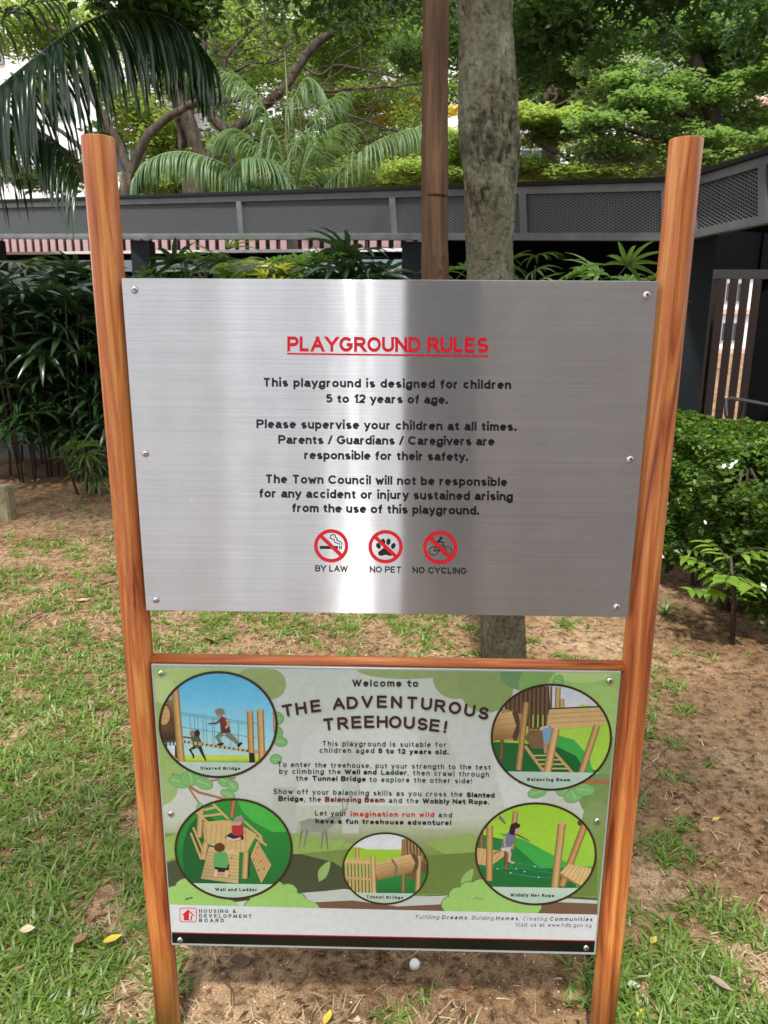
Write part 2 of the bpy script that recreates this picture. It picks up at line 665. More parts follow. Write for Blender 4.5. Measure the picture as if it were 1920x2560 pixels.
def darkwall(x0, y0, x1, y1, z0, z1, label):  # near-black walls put in where the walkway interior is only shade
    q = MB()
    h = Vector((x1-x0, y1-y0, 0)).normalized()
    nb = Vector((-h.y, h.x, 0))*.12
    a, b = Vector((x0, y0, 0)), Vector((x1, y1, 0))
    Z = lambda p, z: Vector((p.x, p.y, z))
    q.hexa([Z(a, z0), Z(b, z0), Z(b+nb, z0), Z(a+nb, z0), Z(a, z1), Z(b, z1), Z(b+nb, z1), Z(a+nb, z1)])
    return tag(q.build('shade_panel', M_shade), label, 'wall')
darkwall(gx1-.02, YG+.10, gx1+5, YG-2.2, -.1, 3.1, 'near-black wall standing in for deep shade to the right of the slatted gate')
darkwall(gx0-3.0, YG+.3, gx0-.11, YG+.02, -.1, 3.0, 'near-black wall standing in for deep shade to the left of the slatted gate')
darkwall(gx0-.2, YG+.2, gx1+.2, YG+.2, zt+.104, 3.1, 'near-black panel standing in for deep shade over the slatted gate')
# steel handrail in front of the gate
M_rail = mat('dull_steel', (0.30, 0.31, 0.32), 0.35, 0.9)
rail = thing('handrail', (4.2, 6.2, 0), 'low bent steel handrail in front of the dark slatted gate', 'handrail')
YR = 5.9
q = MB()
pts = [onY(1568, 862, YR), onY(1580, 860, YR), onY(1659, 874, YR), onY(1800, 893, YR)]
q.tube([onY(1572, 905, YR), onY(1568, 895, YR)]+pts, .018, 10)
q.build('top_tube', M_rail, rail, True)
q = MB()
q.tube([onY(1572, 905, YR), onY(1580, 912, YR), onY(1606, 914, YR)], .016, 10)
q.build('lower_tube', M_rail, rail, True)
for u in (1606, 1740):
    q = MB()
    p = onY(u, 868+(u-1606)*.16, YR)
    q.tube([p, Vector((p.x, p.y, -.05))], .016, 10)
    q.build('post', M_rail, rail, True)

# ------------------------------------------------------------------ apartment blocks far behind
M_bwhite = mat('white_render', (0.74, 0.75, 0.77), 0.8)
M_bglass = mat('dark_window_glass', (0.03, 0.04, 0.055), 0.15)
M_bfr = mat('grey_window_frame', (0.25, 0.26, 0.28), 0.5)
M_bpink = mat('pale_terracotta_render', srgb(205, 160, 145), 0.8)
M_bblue = mat('blue_render', srgb(110, 165, 200), 0.8)


def block(loc, L, D, H, rz, label, wins, m_wall=M_bwhite, band=None, storey=3.0):
    """rectangular block; facade is local -y face; wins = (columns, width, height)"""
    root = thing('apartment_block', loc, label, 'apartment block', None, rz)
    q = MB()
    q.box((-L/2, 0, -.5), (L/2, D, H))
    o = q.build('wall', m_wall, None)
    o.parent = root
    q = MB()
    q.box((-L/2-.3, -.3, H+.003), (L/2+.3, D+.3, H+.7))
    o = q.build('roof', m_wall, None)
    o.parent = root
    nc, ww, wh = wins
    prot = None
    ns_ = int(H/storey)
    for s in range(ns_):
        z = s*storey+1.0
        if band:
            q = MB()
            q.box((-L/2-.01, -.35, z-1.0), (L/2+.01, -.003, z-.62))
            o = q.build('ledge', band, None)
            o.parent = root
        for c_ in range(nc):
            x = -L/2+L*(c_+.5)/nc
            if prot is None:
                q = MB()
                q.box((-ww/2-.08, -.12, -.08), (ww/2+.08, -.003, 0))
                q.box((-ww/2-.08, -.12, wh), (ww/2+.08, -.003, wh+.08))
                q.box((-ww/2-.08, -.12, 0), (-ww/2, -.003, wh))
                q.box((ww/2, -.12, 0), (ww/2+.08, -.003, wh))
                q.box((-.03, -.10, 0), (.03, -.012, wh))
                wo = q.build('window', M_bfr, None)
                wo.parent = root
                q = MB()
                q.box((-ww/2, -.04, 0), (ww/2, -.006, wh))
                pn = q.build('pane', M_bglass, None)
                pn.parent = wo
                prot = (wo, pn)
            else:
                wo = prot[0].copy()
                pn = prot[1].copy()
                C.objects.link(wo)
                C.objects.link(pn)
                pn.parent = wo
            wo.location = (x, 0, z)
    return root


pA = onY(60, 350, 46)
block((pA.x-7, 46, 0), 34, 12, 26, math.radians(-14), 'white apartment block with dark windows at the far left behind the palms', (8, 1.7, 1.25))
pB = onY(760, 300, 70)
block((pB.x, 70, 0), 46, 12, 36, math.radians(4), 'pale apartment block glimpsed through the branches above the centre', (9, 1.8, 1.3), M_bwhite, M_bwhite)
pC = onY(1330, 360, 58)
block((pC.x, 58, 0), 34, 12, 24, math.radians(8), 'apartment block with terracotta and blue bands behind the right-hand trees', (8, 1.8, 1.3), M_bwhite, M_bpink)
# pale blocks added out of view behind the viewer for the steel to mirror
def mirrored(u0, u1, Y, H, mm, label):
    x0, x1 = EYE.x+(onY(u0, 950, 0).x-EYE.x)*(1.44+Y)/1.44, EYE.x+(onY(u1, 950, 0).x-EYE.x)*(1.44+Y)/1.44
    r_ = thing('apartment_block', ((x0+x1)/2, -Y, 0), label, 'apartment block')
    q_ = MB()
    q_.box((x0, -Y-8, -.3), (x1, -Y, H))
    q_.build('wall', mm, r_)
    q_ = MB()
    q_.box((x0-.2, -Y-8.2, H+.003), (x1+.2, -Y+.2, H+.5))
    q_.build('roof', mm, r_)
# wall and dark pier added behind the viewer to darken the steel's reflection
M_bbrown = mat('brown_grey_render', srgb(172, 158, 146), 0.85)
EY2 = lambda u, Y: EYE.x+(onY(u, 950, 0).x-EYE.x)*(1.44+Y)/1.44
xe = EY2(874, 4.2)
rb = thing('backdrop', (xe+6, -4.2, 0), 'brown-grey pavilion wall added behind the viewer, seen only mirrored in the steel panel', 'backdrop')
q = MB()
q.box((xe+.55, -9, -.3), (xe+12, -4.3, 5.6))
q.build('wall', M_bbrown, rb)
q = MB()
q.box((xe, -9.5, -.3), (xe+.546, -4.2, 5.9))
q.build('corner_pier', mat('dark_grey_render', srgb(74, 78, 84), 0.8), rb)
mirrored(60, 405, 34, 20, M_bwhite, 'wide white block added behind the viewer at far left, seen only mirrored in the steel')
mirrored(540, 600, 36, 9, M_bwhite, 'narrow white block added behind the viewer, seen only mirrored in the steel panel')
mirrored(615, 680, 40, 13, M_bwhite, 'low narrow white block added behind the viewer, seen only mirrored in the steel panel')
# ================================================================== THE SIGN
sign = thing('playground_sign', (0, 0, 0), 'sign on two wood-look posts with a steel rules board over a printed welcome board', 'sign')
ZP = EYE.z+0.0896               # top of the steel board
M_post = mat('painted_wood_grain', (0.5, 0.16, 0.05), 0.42, 0, 0.3)
n = N(M_post)
v1 = n.coords((34, 34, 1.9))
w_ = n.noise(n.coords((9, 9, 0.55)), 1.0, 3, 0.5, 1.2)
f = n.noise(v1, 1.0, 4, 0.55, 1.5)
fine = n.noise(n.coords((240, 240, 5)), 1.0, 4, 0.7)
colr = n.ramp(f, [(0.33, (0.20, 0.048, 0.016)), (0.42, (0.41, 0.115, 0.036)), (0.52, (0.53, 0.172, 0.050)), (0.64, (0.66, 0.29, 0.085))])
tone = n.ramp(w_, [(0.3, (0.62, 0.50, 0.48)), (0.52, (1, 1, 1)), (0.72, (1.1, 1.12, 1.1))])
cc = n.mix(1.0, colr, tone, 'MULTIPLY')
cc = n.mix(0.5, cc, n.ramp(fine, [(0.35, (0.66, 0.56, 0.50)), (0.6, (1.1, 1.08, 1.05))]), 'MULTIPLY')
n.link(cc, n.b.inputs['Base Color'])
n.b.inputs['Coat Weight'].default_value = 0.12
n.b.inputs['Coat Roughness'].default_value = 0.18
n.bump(fine, 0.05, 0.002)

M_rail_wood = M_post.copy()
M_rail_wood.name = 'painted_wood_grain_rail'
for nd in M_rail_wood.node_tree.nodes:
    if nd.type == 'MAPPING':
        sx_, sy2_, sz_ = nd.inputs['Scale'].default_value
        nd.inputs['Scale'].default_value = (sz_, sy2_, sx_)
RP = 0.0296
PY = 0.022
TOPZ = []
for u0, v0, u1, v1_ in ((211, 297, 364, 2212), (1482.5, 301, 1301, 2212)):
    a, b = onY(u0, v0, PY), onY(u1, v1_, PY)
    d = (a-b)/(a.z-b.z)
    bot = b+d*(-0.12-b.z)
    top = Vector(a)
    q = MB()
    # slightly dished cap, one smooth tube
    pts = [bot]+[lerp(bot, top, t) for t in (.2, .4, .6, .8, .97)]+[top+Vector((0, 0, -.0025)), top, top]
    q.tube(pts, [RP]*6+[RP, RP*.965, RP*.6], 40)
    q.build('post', M_post, sign, True)

# brushed steel board
P = lambda x, z, y=0.0: Vector((x, y, z))
M_steel = mat('brushed_steel', (0.60, 0.60, 0.62), 0.33, 1.0)
n = N(M_steel)
st = n.coords((1.6, 1, 420))
sv = n.noise(st, 1.0, 4, 0.75)
st2 = n.coords((9, 1, 1500))
sv2 = n.noise(st2, 1.0, 3, 0.7)
vo = n.new('ShaderNodeTexVoronoi')
vo.inputs['Scale'].default_value = 17
n.link(n.noise(n.coords((1, 1, .45)), 300, 1, .5), vo.inputs['Randomness'])
vmap = n.coords((1, 1, .5))
n.link(vmap, vo.inputs['Vector'])
speck = n.ramp(vo.outputs['Distance'], [(.035, (1, 1, 1)), (.055, (0, 0, 0))])
pick = n.ramp(n.noise(n.coords(), 7, 3, .6), [(.50, (0, 0, 0)), (.58, (1, 1, 1))])
c_ = n.ramp(sv, [(0.34, (0.60, 0.60, 0.615)), (0.64, (0.71, 0.71, 0.72))])
c_ = n.mix(0.5, c_, n.ramp(sv2, [(0.35, (0.84, 0.84, 0.84)), (0.65, (1.0, 1.0, 1.0))]), 'MULTIPLY')
n.link(c_, n.b.inputs['Base Color'])
tg = n.new('ShaderNodeTangent')
tg.direction_type = 'UV_MAP'
gl = n.new('ShaderNodeBsdfAnisotropic')
gl.inputs['Roughness'].default_value = 0.19
gl.inputs['Anisotropy'].default_value = 0.9
gl.inputs['Rotation'].default_value = 0.0
smud = n.ramp(n.noise(n.coords((1, 1, .6)), 6, 6, .7), [(.35, (.90, .89, .88)), (.6, (1, 1, 1))])
c_ = n.mix(1.0, c_, smud, 'MULTIPLY')
c_ = n.mix(n.mix(1.0, speck, pick, 'MULTIPLY'), c_, (0.85, 0.85, 0.86))
n.link(c_, gl.inputs['Color'])
n.link(tg.outputs['Tangent'], gl.inputs['Tangent'])
n.link(gl.outputs[0], n.t.nodes['Material Output'].inputs['Surface'])
hmix = n.mix(0.5, sv, sv2)
n.bump(hmix, 0.03, 0.0005)

cs = [onY(u, v, 0.0) for u, v in ((262, 600), (1424, 608), (1355, 1335), (315, 1317))]
cl = [onY(u, v, 0.0) for u, v in ((327.5, 1437), (1342.5, 1450), (1286, 2062), (370, 2042))]


def board(corn, th, name, mm, rad=0.002):
    x0, x1 = (corn[0].x+corn[3].x)/2, (corn[1].x+corn[2].x)/2
    z1, z0 = (corn[0].z+corn[1].z)/2, (corn[2].z+corn[3].z)/2
    bm = bmesh.new()
    bmesh.ops.create_cube(bm, size=1)
    for v in bm.verts:
        v.co = Vector((x0+(v.co.x+.5)*(x1-x0), (v.co.y+.5)*th, z0+(v.co.z+.5)*(z1-z0)))
    bmesh.ops.bevel(bm, geom=bm.edges[:], offset=rad*.4, segments=1, affect='EDGES')
    uv = bm.loops.layers.uv.new('UVMap')
    for fc in bm.faces:
        for lp in fc.loops:
            lp[uv].uv = (lp.vert.co.x, lp.vert.co.z)
    me = bpy.data.meshes.new(name)
    bm.to_mesh(me)
    bm.free()
    return link_mesh(name, me, mm, sign), (x0, x1, z0, z1)


steel, SX = board(cs, 0.0025, 'steel_board', M_steel)
steel['label'] = 'brushed steel rules board'
M_acry = mat('grey_board_edge', (0.33, 0.36, 0.37), 0.25)
info, IX = board(cl, 0.006, 'printed_board', M_acry)
info['label'] = 'printed welcome board with five round pictures'

# rear frame tubes in the post colour
q = MB()
zc = cl[0].z+.004
xi0, xi1 = -0.505, 0.508
q.tube([(xi0, .022, zc+.0), (0, .022, zc+.0005), (xi1, .022, zc)], .0125, 24)
o = q.build('cross_rail', M_rail_wood, sign, True)
q = MB()
q.box((IX[0]+.004, .0062, IX[2]+.004), (IX[1]-.004, .016, IX[3]-.004))
o = q.build('backing_sheet', M_dslat2, sign)
q = MB()
q.box((SX[0]+.006, .0027, SX[2]+.006), (SX[1]-.006, .014, SX[3]-.006))
o = q.build('backing_sheet', M_dslat2, sign)

# screws with a domed head and a cross recess
M_screw = mat('polished_screw_steel', (0.62, 0.62, 0.63), 0.22, 1.0)
M_hole = mat('dark_recess', (0.02, 0.02, 0.02), 0.6)
sp_ = MB()
prof = [(.0, .0), (.0072, .0), (.0072, .0012), (.0062, .0030), (.0040, .0044), (.0014, .0049)]
seg = 20
vs_, fs_ = [], []
for r, h in prof[1:]:
    for k_ in range(seg):
        t = 2*PI*k_/seg
        vs_.append((r*math.cos(t), -h, r*math.sin(t)))
for j in range(len(prof)-2):
    for k_ in range(seg):
        k2 = (k_+1) % seg
        fs_.append((j*seg+k_, j*seg+k2, (j+1)*seg+k2, (j+1)*seg+k_))
fs_.append(tuple((len(prof)-2)*seg+k_ for k_ in range(seg)))
sp_.add(vs_, fs_)
hd = None
for (bo, yy, pts) in ((steel, 0, ((290, 626), (1397, 637), (314, 980), (1361, 992), (337, 1296), (1332, 1311))),
                      (info, -.0012, ((348, 1454), (1317, 1470), (369, 1757), (1290, 1773), (389, 2030), (1266, 2047)))):
    for u, v in pts:
        p = onY(u, v, yy)
        if hd is None:
            a = sp_.build('screw', M_screw, None, True)
            for ia in range(2):
                pass
            q = MB()
            q.box((-.0034, -.00515, -.0006), (.0034, -.0046, .0006))
            q.box((-.0006, -.00525, -.0034), (.0006, -.0046, .0034))
            b = q.build('recess', M_hole, None)
            hd = (a, b)
        else:
            a, b = hd[0].copy(), hd[1].copy()
            C.objects.link(a)
            C.objects.link(b)
        a.parent = bo
        b.parent = a
        if bo is info:
            # steel board holds sub-parts at level three already; keep one level
            pass
        a.location = (p.x, yy-.0001, p.z)
        a.rotation_euler = (0, random.random()*1.5, 0)

# ------------------------------------------------------------------ print
M_ink = mat('printed_ink', (0.5, 0.5, 0.5), 0.38, 0, 0.3)
n = N(M_ink)
at = n.new('ShaderNodeAttribute')
at.attribute_name = 'ink'
sp = n.noise(n.coords((1, 1, 1)), 60, 4, .6)
n.link(n.mix(1.0, at.outputs['Color'], n.ramp(sp, [(.3, (.70, .71, .695)), (.6, (.77, .785, .785))]), 'MULTIPLY'), n.b.inputs['Base Color'])
n.b.inputs['Coat Weight'].default_value = 0.25
n.b.inputs['Coat Roughness'].default_value = 0.14


def K(x0, y0, zoom):
    """zoomed crop of the photograph -> overview pixels"""
    return lambda u, v: ((x0+u/zoom)/S, (y0+v/zoom)/S)


K0 = lambda u, v: (u, v)
K5 = K(600, 800, 1659/740)
K6 = K(360, 1640, 1659/760)
K7 = K(380, 1650, 1659/380)
K7b = K(860, 1640, 1659/740)
K8 = K(700, 1680, 1659/560)


class Art:
    """flat print on the board plane: painted back to front, each stroke a hair prouder"""
    STEP = 0.000025

    def __init__(self, K_, y0, clip=None):
        self.K, self.y = K_, y0
        self.v, self.f, self.c = [], [], []
        self.clip = clip

    def put(self, pts, cols, direct=False):
        """pts in overview pixels, cols one colour or one per point (linear)"""
        one = not isinstance(cols[0], (tuple, list))
        if self.clip is not None and not direct:
            pts, cols = clip_poly(pts, [cols]*len(pts) if one else cols, self.clip)
            if len(pts) < 3:
                return
            one = False
        self.y -= self.STEP
        n0 = len(self.v)
        P3 = [onY(u, v, self.y) for u, v in pts]
        self.v += [tuple(p) for p in P3]
        self.c += [cols]*len(pts) if one else list(cols)
        tr = tessellate_polygon([[Vector((p.x, p.z, 0)) for p in P3]])
        for t in tr:
            a, b, c_ = (P3[i] for i in t)
            if (b-a).cross(c_-a).y > 0:
                t = (t[0], t[2], t[1])
            self.f.append(tuple(n0+i for i in t))

    def poly(self, pts, col, K_=None):
        K_ = K_ or self.K
        col = [srgb(*c) for c in col] if isinstance(col[0], (tuple, list)) else srgb(*col)
        self.put([K_(*p) for p in pts], col)

    def grad(self, x0, y0, x1, y1, stops, K_=None):
        """vertical gradient rectangle, stops = [(t, rgb)]"""
        for (ta, ca), (tb, cb) in zip(stops[:-1], stops[1:]):
            ya, yb = y0+(y1-y0)*ta, y0+(y1-y0)*tb
            self.poly([(x0, ya), (x1, ya), (x1, yb), (x0, yb)], [ca, ca, cb, cb], K_)
            self.y += self.STEP
        self.y -= self.STEP

    def el(self, cx, cy, rx, ry, col, rot=0, n=28, a0=0, a1=360, K_=None):
        r = math.radians(rot)
        pts = []
        for k_ in range(n+1 if a1-a0 < 360 else n):
            t = math.radians(a0+(a1-a0)*k_/n)
            x, y = rx*math.cos(t), ry*math.sin(t)
            pts.append((cx+x*math.cos(r)-y*math.sin(r), cy+x*math.sin(r)+y*math.cos(r)))
        self.poly(pts, col, K_)

    def ring(self, cx, cy, rx, ry, w, col, n=64):
        self.y -= self.STEP
        n0 = len(self.v)
        for k_ in range(n):
            t = 2*PI*k_/n
            for s in (0, w):
                self.v.append(tuple(onY(*self.K(cx+(rx-s)*math.cos(t), cy+(ry-s)*math.sin(t)), self.y)))
                self.c.append(srgb(*col))
        for k_ in range(n):
            a, b = 2*k_, 2*((k_+1) % n)
            self.f.append((n0+a, n0+a+1, n0+b+1, n0+b))

    def line(self, pts, w, col, K_=None, w2=None):
        K_ = K_ or self.K
        w2 = w if w2 is None else w2
        m_ = len(pts)
        L, R_ = [], []
        for i, p in enumerate(pts):
            a, b = pts[max(i-1, 0)], pts[min(i+1, m_-1)]
            d = math.hypot(b[0]-a[0], b[1]-a[1]) or 1
            nx_, ny_ = -(b[1]-a[1])/d, (b[0]-a[0])/d
            ww = (w+(w2-w)*i/max(1, m_-1))/2
            L.append((p[0]+nx_*ww, p[1]+ny_*ww))
            R_.append((p[0]-nx_*ww, p[1]-ny_*ww))
        self.poly(L+R_[::-1], col, K_)

    def log(self, a, b, w, base=(186, 160, 112), K_=None):
        """round timber: three tones across"""
        dk = tuple(int(c*.66) for c in base)
        li = tuple(min(255, int(c*1.14)) for c in base)
        d = math.hypot(b[0]-a[0], b[1]-a[1])
        nx_, ny_ = -(b[1]-a[1])/d, (b[0]-a[0])/d
        for k_, (o0, o1, c0, c1_) in enumerate(((-.5, -.12, dk, li), (-.12, .2, li, base), (.2, .5, base, dk))):
            q = [(p[0]+nx_*w*o, p[1]+ny_*w*o) for p, o in ((a, o0), (a, o1), (b, o1), (b, o0))]
            self.poly(q, [c0, c1_, c1_, c0], K_)

    def planks(self, quad, nl, base=(200, 176, 126), gap=(120, 92, 56)):
        A, B, D_, E_ = quad       # A-B one end, E-D other end; boards run A->B
        self.poly([A, B, D_, E_], [tuple(min(255, int(c*1.05)) for c in base), base, tuple(int(c*.86) for c in base), base])
        for i in range(1, nl):
            t = i/nl
            a = (A[0]+(E_[0]-A[0])*t, A[1]+(E_[1]-A[1])*t)
            b = (B[0]+(D_[0]-B[0])*t, B[1]+(D_[1]-B[1])*t)
            self.line([a, b], 2.2, gap)

    def build(self, name, parent, label=None, mm=None):
        me = bpy.data.meshes.new(name)
        me.from_pydata(self.v, [], self.f)
        at_ = me.color_attributes.new('ink', 'FLOAT_COLOR', 'POINT')
        at_.data.foreach_set('color', np.array([(*c, 1) for c in self.c], np.float32).ravel())
        o = link_mesh(name, me, mm or M_ink, parent)
        if label:
            o['label'] = label
        return o


def clip_poly(pts, cols, clip):
    """Sutherland-Hodgman against a convex outline"""
    n_ = len(clip)
    for i in range(n_):
        a, b = clip[i], clip[(i+1) % n_]
        side = lambda p: (b[0]-a[0])*(p[1]-a[1])-(b[1]-a[1])*(p[0]-a[0])
        op, oc = [], []
        for j in range(len(pts)):
            p, q_, cp_, cq = pts[j-1], pts[j], cols[j-1], cols[j]
            sp__, sq = side(p), side(q_)
            if (sp__ >= 0) != (sq >= 0):
                t = sp__/(sp__-sq)
                op.append((p[0]+(q_[0]-p[0])*t, p[1]+(q_[1]-p[1])*t))
                oc.append(tuple(x+(y-x)*t for x, y in zip(cp_, cq)))
            if sq >= 0:
                op.append(q_)
                oc.append(cq)
        pts, cols = op, oc
        if not pts:
            break
    return pts, cols


# ---- stroke alphabet (cap height 1, x-height .74)
def arc(cx, cy, rx, ry, a0, a1, n=None):
    n = n or max(3, int(abs(a1-a0)/20))
    return [(cx+rx*math.cos(math.radians(a0+(a1-a0)*i/n)), cy+ry*math.sin(math.radians(a0+(a1-a0)*i/n))) for i in range(n+1)]


X = .74
G = {
 'A': (.78, [[(0, 0), (.39, 1), (.78, 0)], [(.14, .34), (.64, .34)]]),
 'B': (.66, [[(0, 0), (0, 1), (.38, 1)]+arc(.38, .765, .25, .235, 80, -80)+[(0, .53)], [(.38, .53)]+arc(.40, .265, .27, .265, 80, -80)+[(0, 0)]]),
 'C': (.76, [arc(.40, .5, .40, .5, 38, 322, 16)]),
 'D': (.70, [[(0, 0), (0, 1), (.30, 1)]+arc(.30, .5, .40, .5, 80, -80, 9)+[(.30, 0), (0, 0)]]),
 'E': (.60, [[(.60, 1), (0, 1), (0, 0), (.62, 0)], [(0, .52), (.56, .52)]]),
 'F': (.56, [[(.58, 1), (0, 1), (0, 0)], [(0, .50), (.50, .50)]]),
 'G': (.80, [arc(.40, .5, .40, .5, 40, 330, 16)+[(.78, .30), (.78, .47), (.44, .47)]]),
 'H': (.68, [[(0, 0), (0, 1)], [(.68, 0), (.68, 1)], [(0, .53), (.68, .53)]]),
 'I': (.0, [[(0, 0), (0, 1)]]),
 'L': (.54, [[(0, 1), (0, 0), (.56, 0)]]),
 'M': (.80, [[(0, 0), (0, 1), (.40, .12), (.80, 1), (.80, 0)]]),
 'N': (.68, [[(0, 0), (0, 1), (.68, 0), (.68, 1)]]),
 'O': (.80, [arc(.40, .5, .40, .5, 90, 450, 22)]),
 'P': (.62, [[(0, 0), (0, 1), (.36, 1)]+arc(.36, .72, .27, .28, 80, -80)+[(.0, .44)]]),
 'R': (.68, [[(0, 0), (0, 1), (.38, 1)]+arc(.38, .74, .26, .26, 80, -80)+[(.0, .48)], [(.34, .48), (.68, 0)]]),
 'S': (.64, [arc(.32, .74, .28, .26, 25, 250, 10)+arc(.33, .26, .31, .26, 80, -155, 10)]),
 'T': (.68, [[(0, 1), (.68, 1)], [(.34, 1), (.34, 0)]]),
 'U': (.68, [[(0, 1), (0, .34)]+arc(.34, .34, .34, .34, 190, 350, 8)+[(.68, .34), (.68, 1)]]),
 'V': (.74, [[(0, 1), (.37, 0), (.74, 1)]]),
 'W': (1.06, [[(0, 1), (.27, 0), (.53, .96), (.79, 0), (1.06, 1)]]),
 'Y': (.74, [[(0, 1), (.37, .44), (.74, 1)], [(.37, .44), (.37, 0)]]),
 'a': (.50, [arc(.25, .52, .23, .22, 155, 20, 7)+[(.48, .44), (.48, .12), (.52, 0)], [(.48, .43), (.26, .40)]+arc(.20, .20, .20, .20, 95, 300, 8)+[(.40, .08), (.48, .22)]]),
 'b': (.52, [[(0, 1), (0, 0)], arc(.26, X/2, .26, X/2, 160, -160, 14)]),
 'c': (.48, [arc(.26, X/2, .26, X/2, 42, 318, 12)]),
 'd': (.52, [[(.52, 1), (.52, 0)], arc(.26, X/2, .26, X/2, 20, 340, 14)]),
 'e': (.52, [[(.02, .40), (.50, .40)]+arc(.26, X/2, .26, X/2, 8, 318, 13)]),
 'f': (.30, [[(.36, .99), (.28, .995), (.18, .95), (.13, .84), (.13, 0)], [(-.08, X-.02), (.36, X-.02)]]),
 'g': (.52, [[(.52, X), (.52, -.06)]+arc(.27, -.07, .25, .21, -10, -150, 7), arc(.26, X/2, .26, X/2, 20, 340, 14)]),
 'h': (.48, [[(0, 1), (0, 0)], [(0, .48)]+arc(.24, .50, .24, .24, 150, 10, 7)+[(.48, 0)]]),
 'i': (.0, [[(0, X), (0, 0)], ('dot', 0, 1)]),
 'j': (.04, [[(.04, X), (.04, -.10), (-.01, -.24), (-.10, -.26)], ('dot', .04, 1)]),
 'k': (.46, [[(0, 1), (0, 0)], [(.42, X), (.0, .30)], [(.15, .44), (.46, 0)]]),
 'l': (.0, [[(0, 1), (0, 0)]]),
 'm': (.80, [[(0, X), (0, 0)], [(0, .50)]+arc(.20, .53, .20, .21, 150, 10, 6)+[(.40, 0)], [(.40, .50)]+arc(.60, .53, .20, .21, 150, 10, 6)+[(.80, 0)]]),
 'n': (.48, [[(0, X), (0, 0)], [(0, .48)]+arc(.24, .50, .24, .24, 150, 10, 7)+[(.48, 0)]]),
 'o': (.54, [arc(.27, X/2, .27, X/2, 90, 450, 18)]),
 'p': (.52, [[(0, X), (0, -.27)], arc(.26, X/2, .26, X/2, 160, -160, 14)]),
 'r': (.30, [[(0, X), (0, 0)], [(0, .46)]+arc(.20, .50, .20, .23, 150, 75, 4)+[(.32, .71)]]),
 's': (.46, [arc(.23, .545, .20, .185, 30, 250, 8)+arc(.235, .185, .22, .185, 80, -150, 8)]),
 't': (.30, [[(.13, .97), (.13, .14), (.18, .02), (.36, .005)], [(-.08, X-.02), (.36, X-.02)]]),
 'u': (.48, [[(0, X), (0, .26)]+arc(.24, .25, .24, .25, 190, 330, 7)+[(.48, .28)], [(.48, X), (.48, 0)]]),
 'v': (.48, [[(0, X), (.24, 0), (.48, X)]]),
 'w': (.72, [[(0, X), (.18, 0), (.36, .70), (.54, 0), (.72, X)]]),
 'x': (.46, [[(0, X), (.46, 0)], [(.46, X), (0, 0)]]),
 'y': (.48, [[(0, X), (.25, .02)], [(.48, X), (.20, -.16), (.10, -.26), (.0, -.25)]]),
 '1': (.28, [[(0, .76), (.14, .84), (.26, 1), (.26, 0)]]),
 '2': (.56, [arc(.28, .70, .27, .30, 165, -25, 9)+[(.40, .40), (.02, 0), (.58, 0)]]),
 '5': (.56, [[(.52, 1), (.12, 1), (.05, .52)]+arc(.28, .33, .28, .30, 130, -150, 11)]),
 '.': (.02, [('dot', .01, 0)]),
 ',': (.04, [('dot', .02, 0)]),
 '!': (.0, [[(0, 1), (0, .34)], ('dot', 0, 0)]),
 '/': (.30, [[(0, 0), (.30, 1)]]),
 '&': (.70, [[(.70, 0), (.16, .66), (.14, .82), (.24, .98), (.40, .96), (.46, .80), (.36, .62), (.08, .36), (.04, .18), (.16, .02), (.36, 0), (.56, .16), (.66, .42)]]),
}


